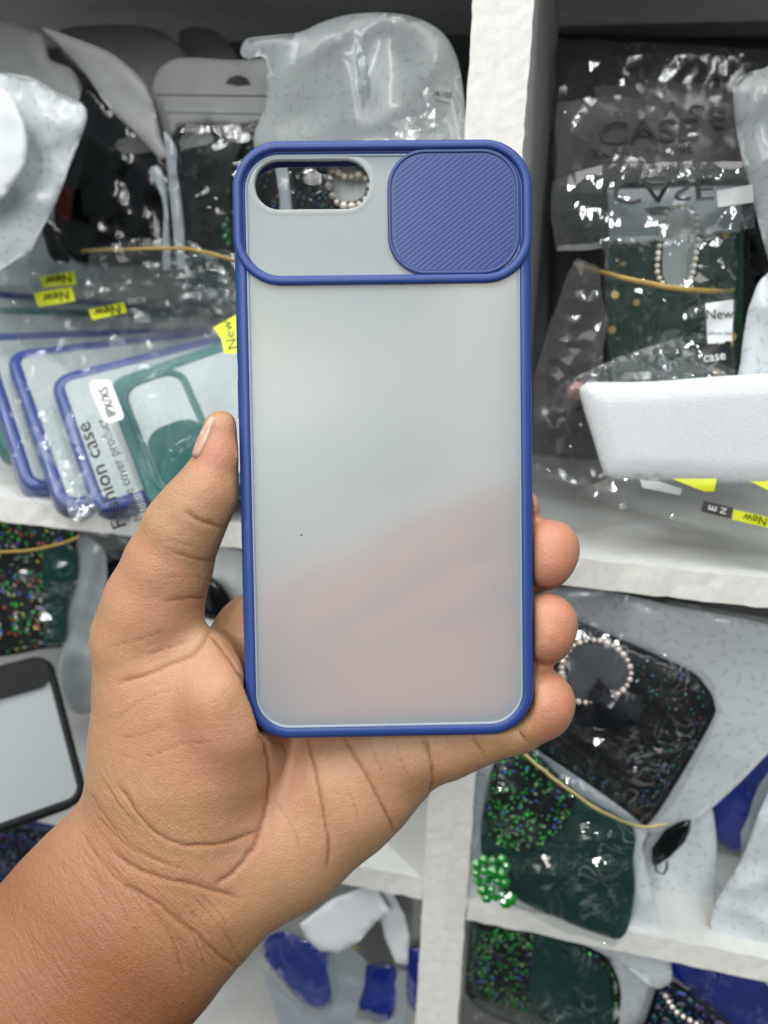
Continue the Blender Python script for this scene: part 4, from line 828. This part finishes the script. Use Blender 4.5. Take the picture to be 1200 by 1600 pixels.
sheet('milky_bag', [(556, 1590), (590, 1600), (616, 1588), (622, 1512), (634, 1520), (636, 1580), (620, 1640), (540, 1640)], 289, MILK, 'milky bag edge round the smaller blue pouch', 'bag', t=3, amp=1.6, seed=78)
s = sheet('clear_bag', [(532, 1474), (562, 1448), (590, 1440), (612, 1470), (632, 1506), (590, 1512), (566, 1500), (540, 1490)], 292, FILMG, 'smoky clear film with a bit of rubber band under the white flaps', 'bag', t=2, amp=1.5, seed=79)
band([(530, 1474), (548, 1478), (562, 1482)], 285, 'short bit of tan rubber band under the white flaps')

# ---- upper right bay
s = sheet('clear_bag', [(872, 60), (1000, 66), (1190, 74), (1260, 80), (1260, 330), (864, 330), (862, 150)], 372, FILMG, 'large smoky clear bag at the back of the upper right bay, with a recycling mark', 'bag', t=4, amp=1.5, lam=30, seed=81)
for k in range(3):
    a0 = k * 120 + 90; arc = [(1068 + 8.5 * math.cos(math.radians(a0 + q_)), 98 + 8.5 * math.sin(math.radians(a0 + q_))) for q_ in range(8, 104, 16)]; arc2 = [(1068 + 4.5 * math.cos(math.radians(a0 + q_)), 98 + 4.5 * math.sin(math.radians(a0 + q_))) for q_ in range(104, 8, -16)]
    s.decal('recycling_mark', arc + arc2, INK, s.o, .5, g=2)
s.decal('painted_hang_hole', [(1102, 116), (1120, 115), (1140, 120), (1142, 124), (1108, 121)], BLACKM, s.o, .5); s.decal('painted_hang_hole', [(978, 100), (994, 96), (1000, 102), (982, 108)], BLACKM, s.o, .5)  # black patches painted on for the dark inside the holes
sheet('dark_case', [(872, 52), (1290, 62), (1290, 640), (860, 640)], 415, plain('brown_black', (.035, .032, .030), .6), 'dark brown sheet darkening the back of the upper right bay', 'card', t=2, amp=.2, seed=80, sharp=True)  # plain dark sheet added to darken the back of this bay
GREYBAG = film('grey_bag_film', .34, (.7, .7, .7), .10, -.012, 45, .3, (.42, .41, .40), .5)
s = sheet('clear_bag', [(930, 135), (1020, 126), (1100, 128), (1155, 150), (1170, 260), (1100, 262), (940, 262), (925, 190)], 345, GREYBAG, 'clear bag with faded grey lettering, third from the front in the right bay', 'bag', t=3, amp=1.2, lam=24, seed=82)
s.text('bag_print', 'CASE', (1058, 178), 36, 5, INKG, s.o, .9, bold=.01, stretch=1.35); s.text('bag_print_small', 'SMARTPHONE', (1060, 212), 14, 4, INKG, s.o, .9, stretch=1.2)
s = sheet('clear_bag', [(886, 160), (940, 150), (1040, 158), (1110, 190), (1140, 240), (1150, 300), (866, 300), (872, 220)], 325, GREYBAG, 'clear bag with bold black lettering above the pearl chain case', 'bag', t=3, amp=1.1, lam=22, seed=83)
s.text('bag_print', 'CASE', (1014, 204), 34, -3, INK, s.o, 1.2, bold=.025, stretch=1.45); s.text('bag_print_small', 'SMARTPHONE', (1004, 234), 15, -2, INK, s.o, 1.2, bold=.01, stretch=1.22)
s = glitter_case('pearl_chain_case', [(946, 300), (960, 290), (1160, 284), (1168, 300), (1160, 590), (1130, 600), (960, 600), (946, 570)], 318, GRNFLEK, 'dark green gold flecked case with a pearl chain loop, in the right bay', 84, 4)
s.decal('pale_insert', [(950, 296), (1160, 290), (1156, 362), (1100, 366), (1040, 372), (952, 376)], plain('silver_grey_card', (.32, .36, .39), .25, .5, 90, coat=.4), s.o, .7)
s.decal('chain_plate', [(1040, 345), (1052, 330), (1072, 328), (1086, 345), (1088, 400), (1080, 440), (1056, 446), (1036, 430)], TAGW, s.o, .9, sharp=False)
loop_beads('pearl_chain', [(1062, 322), (1078, 322), (1088, 336), (1090, 370), (1086, 410), (1078, 438), (1062, 448), (1040, 446), (1028, 428), (1028, 400), (1034, 360), (1040, 334), (1050, 324)], 304, .95, PEARL, s.o, sub=2)
s.decal('gold_fleck', [(968, 412), (974, 408), (980, 411), (974, 417)], GOLD, s.o, 1.0); s.decal('gold_fleck', [(1136, 420), (1141, 418), (1143, 426), (1137, 425)], GOLD, s.o, 1.0); s.decal('dark_slot', [(1006, 326), (1030, 322), (1056, 324), (1036, 336), (1018, 336)], BLACKM, s.o, 1.0)
s = sheet('clear_bag', [(862, 284), (900, 268), (950, 256), (1060, 254), (1172, 252), (1182, 300), (1180, 356), (1100, 364), (990, 380), (868, 394), (858, 340)], 300, film('flap_film', .05, (.8, .82, .82), .05, .04, 60, .8), 'clear bag flap with upside down grey lettering, over the pearl chain case', 'bag', t=2.5, amp=1.6, lam=20, seed=85)
s.text('bag_print', 'CASE', (1036, 300), 36, -3, INKG, s.o, 1.0, flipy=True, bold=.01, stretch=1.4); s.text('bag_print_small', 'SMARTPHONE', (1036, 265), 14, -2, INKG, s.o, 1.0, flipy=True, stretch=1.25)
s.decal('price_tag', [(1120, 298), (1176, 288), (1178, 316), (1122, 324)], TAGW, s.o, .8)
s = sheet('clear_bag', [(940, 372), (1040, 366), (1150, 362), (1150, 480), (1146, 590), (1080, 600), (960, 596), (945, 500)], 302, film('pearl_bag_film', .008, (.92, .94, .94), .05, .04, 70, 1), 'shiny wrinkled clear bag around the pearl chain case, banded', 'bag', t=5, amp=2.8, lam=17, seed=86)
tg = s.decal('new_tag', [(1102, 474), (1146, 468), (1144, 535), (1106, 540)], LABELW, s.o, .8); s.text('tag_print', 'New', (1124, 490), 16, -2, INK, tg, 1.2); s.text('tag_print_small', 'phone case', (1126, 520), 6, 0, INKG, tg, 1.2)
tg = s.decal('black_tag', [(1092, 546), (1100, 538), (1142, 532), (1140, 572), (1128, 578), (1090, 566)], BLACKM, s.o, .8); s.text('tag_print', 'case', (1116, 556), 15, -8, WINK, tg, 1.2, bold=.01)
band([(898, 412), (930, 422), (980, 436), (1030, 446), (1080, 453), (1140, 455), (1154, 450), (1160, 440)], [322, 306, 290, 290, 290, 292, 300, 325], 'tan rubber band round the pearl chain bag in the right bay', r=.9)
sheet('clear_bag', [(900, 400), (935, 420), (948, 500), (940, 590), (900, 640), (836, 660), (832, 600), (860, 500)], 298, FILMG, 'gathered smoky film bunched at the left of the pearl chain bag', 'bag', t=5, amp=4, lam=12, seed=87)
sheet('clear_bag', [(870, 160), (920, 150), (940, 160), (910, 260), (868, 284)], 308, FILMG, 'narrow clear bag side catching light near the upright board', 'bag', t=3, amp=3, lam=14, seed=88)
sheet('clear_bag', [(832, 640), (880, 600), (960, 560), (1060, 530), (1150, 580), (1100, 610), (930, 640), (960, 740), (900, 760), (832, 740)], 292, FILM2, 'loose clear film lying behind and left of the foam block', 'bag', t=3, amp=3, lam=16, seed=89)
sheet('black_pouch', [(1160, 330), (1210, 340), (1260, 360), (1260, 600), (1150, 600), (1150, 500)], 335, BLACKG, 'glossy black pouch between the pearl chain bag and the right edge', 'pouch', t=4, amp=2, seed=90)
sheet('printed_pouch', [(1146, 145), (1160, 120), (1190, 108), (1260, 104), (1260, 470), (1215, 440), (1196, 390), (1178, 320), (1160, 250), (1150, 200)], 300, WBAG, 'pale printed pouch with rounded top at the upper right edge', 'pouch', t=6, amp=1.6, lam=22, seed=91)
sheet('printed_pouch', [(1166, 500), (1174, 470), (1196, 430), (1260, 410), (1260, 610), (1160, 612), (1158, 560)], 298, WBAG2, 'pale creased pouch at the right edge just above the foam block', 'pouch', t=5, amp=2.4, lam=20, seed=92)
sheet('red_charm', [(886, 610), (900, 596), (914, 602), (908, 622), (890, 628)], 296, plain('pink_charm', (.45, .2, .18), .3), 'small pink charm in film at the left end of the foam block', 'charm', t=2, amp=.3, seed=93)
# foam block: a thick slab with rounded edges
fs = Sheet(276, 2.2, .10, 30, 95, 0, 0); fb = fs.build('foam_block', [(906, 606), (916, 598), (1000, 597), (1300, 594), (1300, 744), (1000, 749), (962, 748), (944, 738), (925, 680), (910, 632)], FOAM, None, 7, True, 8)
tag(fb, 'thick white foam block standing at the front of the right shelf', 'foam block')
# bagged case lying under the foam
s = sheet('clear_bag', [(950, 744), (1260, 744), (1260, 880), (1160, 862), (1060, 820), (960, 790), (900, 770)], 276, film('lying_bag_film', .10, (.95, .95, .93), .06, .02, 50, .6), 'clear bag with yellow and black stickers lying on the right shelf under the foam', 'bag', t=2.5, amp=1.4, lam=26, seed=96)
s.decal('yellow_sticker', [(1050, 748), (1120, 748), (1116, 768), (1100, 768)], YEL, s.o, .4); s.decal('yellow_sticker', [(1164, 748), (1260, 748), (1260, 790), (1196, 764)], YEL, s.o, .4); s.decal('yellow_sticker', [(1146, 796), (1210, 810), (1260, 820), (1260, 846), (1196, 824), (1144, 812)], YEL, s.o, .5)
s.text('sticker_print', 'New', (1180, 812), 14, 192, INK, s.o, .9)
tg = s.decal('black_tag', [(1100, 782), (1146, 794), (1142, 811), (1095, 799)], plain('dark_brown_tag', (.06, .05, .045), .5), s.o, .5); s.text('tag_print', 'E', (1113, 794), 13, 284, WINK, tg, .9, bold=.02); s.text('tag_print', 'N', (1130, 798), 10, 284, WINK, tg, .9, bold=.02)
s.decal('grey_tag', [(1000, 750), (1030, 752), (1066, 764), (1062, 774), (1004, 762)], TAGW, s.o, .4)

# ---- lower right
sheet('printed_pouch', [(828, 930), (872, 918), (940, 922), (1040, 944), (1260, 1000), (1260, 1125), (1206, 1172), (1140, 1238), (1080, 1284), (1000, 1300), (960, 1240), (840, 1160), (820, 1040)], 296, WBAG2, 'wide white printed pouch holding the black ring case, below the right shelf edge', 'pouch', t=5, amp=1.2, lam=40, seed=101)
sheet('grey_pouch', [(1040, 940), (1110, 950), (1260, 980), (1260, 1010), (1150, 985), (1060, 965)], 310, GBAG, 'grey dotted pouch edge behind the wide white printed pouch', 'pouch', t=2, amp=.4, seed=102)
s = glitter_case('ring_holder_case', [(884, 966), (900, 972), (1060, 1042), (1098, 1072), (1112, 1100), (1106, 1130), (1040, 1244), (1005, 1290), (975, 1300), (840, 1230), (800, 1170), (850, 1060)], 286, GLITB, 'black confetti glitter case with a rhinestone ring, to the right of the fingertips', 103, 5)
s.decal('ring_plate', [(886, 1046), (888, 1022), (905, 1008), (930, 1006), (960, 1014), (980, 1034), (984, 1062), (970, 1076), (940, 1090), (900, 1092)], plain('smoky_plate', (.14, .15, .165), .2, .2, 90, coat=.5), s.o, .6, sharp=False)
loop_beads('rhinestone_ring', [(878, 1052), (882, 1026), (896, 1008), (916, 1001), (938, 1001), (960, 1010), (978, 1028), (986, 1052), (976, 1076), (950, 1092), (915, 1098), (890, 1088)], 275, 1.15, GEM, s.o, gap=1.95, jit=.2, sub=2)
sheet('black_film', [(890, 1128), (914, 1100), (936, 1056), (952, 1076), (1004, 1086), (1004, 1112), (998, 1130), (950, 1140), (905, 1138)], 274, SHINYB, 'folded glossy black film with bright highlights lying under the rhinestone ring', 'film', t=4, amp=3.0, lam=26, seed=104, ty=-9)
sheet('clear_bag', [(880, 960), (1000, 1000), (1110, 1060), (1130, 1110), (1050, 1262), (1000, 1300), (900, 1250), (800, 1180), (860, 1020)], 274, film('ring_bag_film', .005, (.95, .95, .96), .05, .02, 60, .8), 'clear bag stretched over the black confetti glitter case', 'bag', t=5, amp=4.0, lam=18, seed=105, ty=-2)
sheet('printed_pouch', [(744, 1200), (772, 1168), (800, 1160), (850, 1180), (1000, 1286), (1004, 1330), (1030, 1440), (1050, 1520), (1040, 1540), (1018, 1542), (960, 1500), (880, 1462), (760, 1412), (700, 1398), (684, 1372), (684, 1346), (704, 1326), (734, 1312), (738, 1260)], 276, WBAG2, 'white printed pouch with a pointed lower corner, holding the dark green pouch', 'pouch', t=4, amp=1.2, lam=34, seed=106)
s = sheet('green_pouch', [(778, 1180), (830, 1172), (900, 1236), (986, 1290), (990, 1340), (992, 1400), (975, 1462), (940, 1462), (860, 1430), (800, 1400), (760, 1360), (752, 1290)], 269, DGREEN, 'dark green glossy pouch with green glitter at its top, under the pale band', 'pouch', t=5, amp=2.0, lam=26, seed=107)
s.decal('glitter_patch', [(780, 1180), (828, 1174), (880, 1222), (900, 1250), (870, 1300), (830, 1330), (775, 1318), (762, 1290), (768, 1230)], GLIT, s.o, .5, sharp=False)
sheet('clear_bag', [(744, 1210), (775, 1170), (830, 1160), (910, 1230), (990, 1284), (1000, 1340), (998, 1420), (960, 1480), (860, 1450), (780, 1400), (742, 1320)], 261, film('green_bag_film', .006, (.95, .97, .97), .05, .03, 55, 1.0), 'highly wrinkled clear bag around the dark green pouch with crystals', 'bag', t=7, amp=6.0, lam=17, seed=108, ty=-2.5)
rs = np.random.RandomState(5); cen = [onY(x, y, 262 - rs.uniform(0, 3)) for x, y in ((745, 1350), (756, 1343), (770, 1345), (784, 1342), (790, 1352), (744, 1364), (757, 1360), (771, 1360), (784, 1364), (748, 1377), (762, 1375), (777, 1376), (788, 1378), (754, 1390), (768, 1390), (760, 1402), (774, 1402), (785, 1398), (790, 1410), (797, 1404))]
tag(beads('crystal_charm', cen, [rs.uniform(1.7, 3.0) for _ in cen], GREENC, None, 1), 'bright green faceted crystal bead charm at the lower corner of the green pouch', 'charm')
band([(806, 1166), (840, 1196), (880, 1228), (930, 1262), (975, 1284), (1010, 1292), (1042, 1288)], [262, 257, 256, 258, 266, 270], 'pale yellow rubber band running diagonally below the little finger', BANDY, .75)
sheet('black_pouch', [(716, 1170), (740, 1160), (748, 1210), (736, 1310), (718, 1316)], 330, BLACKM, 'black strip standing in for the dark gap between the upright board and the green pouch', 'pouch', t=2, amp=.5, seed=109)  # no pouch here: black sheet painted in for the shade of the gap
sheet('blue_pouch', [(1110, 1256), (1160, 1200), (1210, 1160), (1260, 1150), (1260, 1360), (1180, 1330), (1128, 1320)], 325, ROYAL, 'dark royal blue pouch in the shade right of the black ring case', 'pouch', t=5, amp=1.2, seed=110)
sheet('printed_pouch', [(1060, 1276), (1090, 1256), (1112, 1262), (1120, 1330), (1114, 1400), (1104, 1434), (1080, 1442), (1050, 1430), (1020, 1400), (1004, 1320)], 300, WBAG2, 'white printed pouch with a rounded bottom, centre of the lower right bay', 'pouch', t=4, amp=2, lam=24, seed=111)
s = sheet('dark_case', [(1018, 1326), (1040, 1296), (1062, 1284), (1080, 1280), (1078, 1298), (1070, 1316), (1046, 1340), (1024, 1354), (1019, 1350)], 292, BLACKG, 'small angular black case end with a wire loop on the rounded white pouch', 'phone case', t=1.6, amp=.8, seed=112, sharp=True)
tube('wire_loop', s.front(*np.array([(1022, 1346), (1026, 1362), (1036, 1366), (1042, 1358), (1042, 1346)]).T, 1), .5, BLACKM, s.o)
sheet('printed_pouch', [(1112, 1428), (1122, 1404), (1160, 1340), (1186, 1270), (1215, 1210), (1260, 1150), (1260, 1590), (1205, 1545), (1160, 1498), (1122, 1484), (1112, 1456)], 281, WBAG2, 'white printed pouch with wet looking shine at the lower right edge', 'pouch', t=6, amp=2.2, lam=24, seed=113)
sheet('milky_bag', [(1150, 1380), (1160, 1300), (1185, 1230), (1230, 1170), (1240, 1200), (1180, 1320), (1160, 1390)], 300, MILK, 'thin milky bag strip beside the shiny white pouch at the right', 'bag', t=2, amp=1.5, seed=114)
# bottom right compartment
s = glitter_case('glitter_case', [(740, 1440), (752, 1430), (900, 1470), (960, 1520), (964, 1600), (940, 1640), (800, 1600), (736, 1560), (730, 1500)], 300, GLIT, 'green glitter case lying in the bottom compartment below the crystal charm', 121)
s.decal('dark_green_insert', [(834, 1452), (900, 1474), (950, 1520), (958, 1600), (930, 1630), (860, 1612), (824, 1590)], DGREEN, s.o, .8)
sheet('clear_bag', [(728, 1430), (800, 1436), (960, 1510), (970, 1640), (730, 1640), (716, 1560)], 290, FILM, 'clear bag over the green glitter case in the bottom compartment', 'bag', t=5, amp=4.6, lam=15, seed=122, ty=-2)
sheet('clear_bag', [(712, 1600), (724, 1560), (790, 1568), (860, 1600), (900, 1650), (710, 1650)], 284, FILMG, 'smoky crumpled film at the bottom edge left of centre right compartment', 'bag', t=3, amp=2.6, lam=12, seed=123)
sheet('printed_pouch', [(956, 1500), (1000, 1530), (1030, 1550), (1044, 1590), (1010, 1640), (962, 1640)], 300, WBAG2, 'pale printed pouch between the glitter case and the blue pouch at the bottom', 'pouch', t=3, amp=1, seed=124)
sheet('blue_pouch', [(1048, 1512), (1060, 1498), (1120, 1504), (1180, 1524), (1260, 1560), (1260, 1650), (1170, 1640), (1110, 1580), (1052, 1530)], 296, ROYAL, 'royal blue pouch under the lowest shelf edge at the bottom right', 'pouch', t=4, amp=1.6, seed=125)
s = glitter_case('gem_case', [(1030, 1545), (1050, 1536), (1110, 1580), (1180, 1650), (980, 1650), (1010, 1600)], 290, GLITBL, 'black case with blue glitter and a row of gems at the bottom edge', 126, 3)
loop_beads('gem_row', [(1040, 1556), (1056, 1580), (1078, 1594), (1100, 1606)], 281, 1.2, GEM, s.o, closed=False, gap=2.2)

sheet('clear_bag', [(404, 1480), (440, 1446), (522, 1470), (530, 1560), (510, 1590), (470, 1584), (430, 1540)], 286, FILM2, 'shiny clear film over the royal blue pouch just below the wrist', 'bag', t=3, amp=2.6, lam=14, seed=131)
sheet('clear_bag', [(1050, 1500), (1120, 1500), (1200, 1530), (1260, 1560), (1260, 1650), (1160, 1640), (1100, 1580)], 284, FILM2, 'clear film with highlights over the royal blue pouch at the bottom right', 'bag', t=3, amp=2.6, lam=16, seed=132)
V, Fc = prism([(a_ * .28 + L(471, 836)[0], b_ * .2 + L(471, 836)[1]) for a_, b_ in ((-1, -.6), (.3, -1), (1, .2), (.2, 1), (-.8, .5))], [], -.1, .02); local_obj('dust_speck', V, Fc, INK, hero)

# related things share a group
STK = 'bagged slide cover cases stacked on the left shelf'
names = {'pouch': 'pouches packed into the shelf bays', 'bag': 'clear bags round the goods on the shelves', 'phone case': 'phone cases stored on the shelves', 'rubber band': 'rubber bands holding the bagged cases'}
for o in list(col.objects):
    if o.parent is None and o.get('category') in names:
        if o is hero: continue
        if o.get('group') == STK and o['category'] == 'bag': o['group'] = 'clear bags round the stacked cases'
        elif not o.get('group'): o['group'] = names[o['category']]
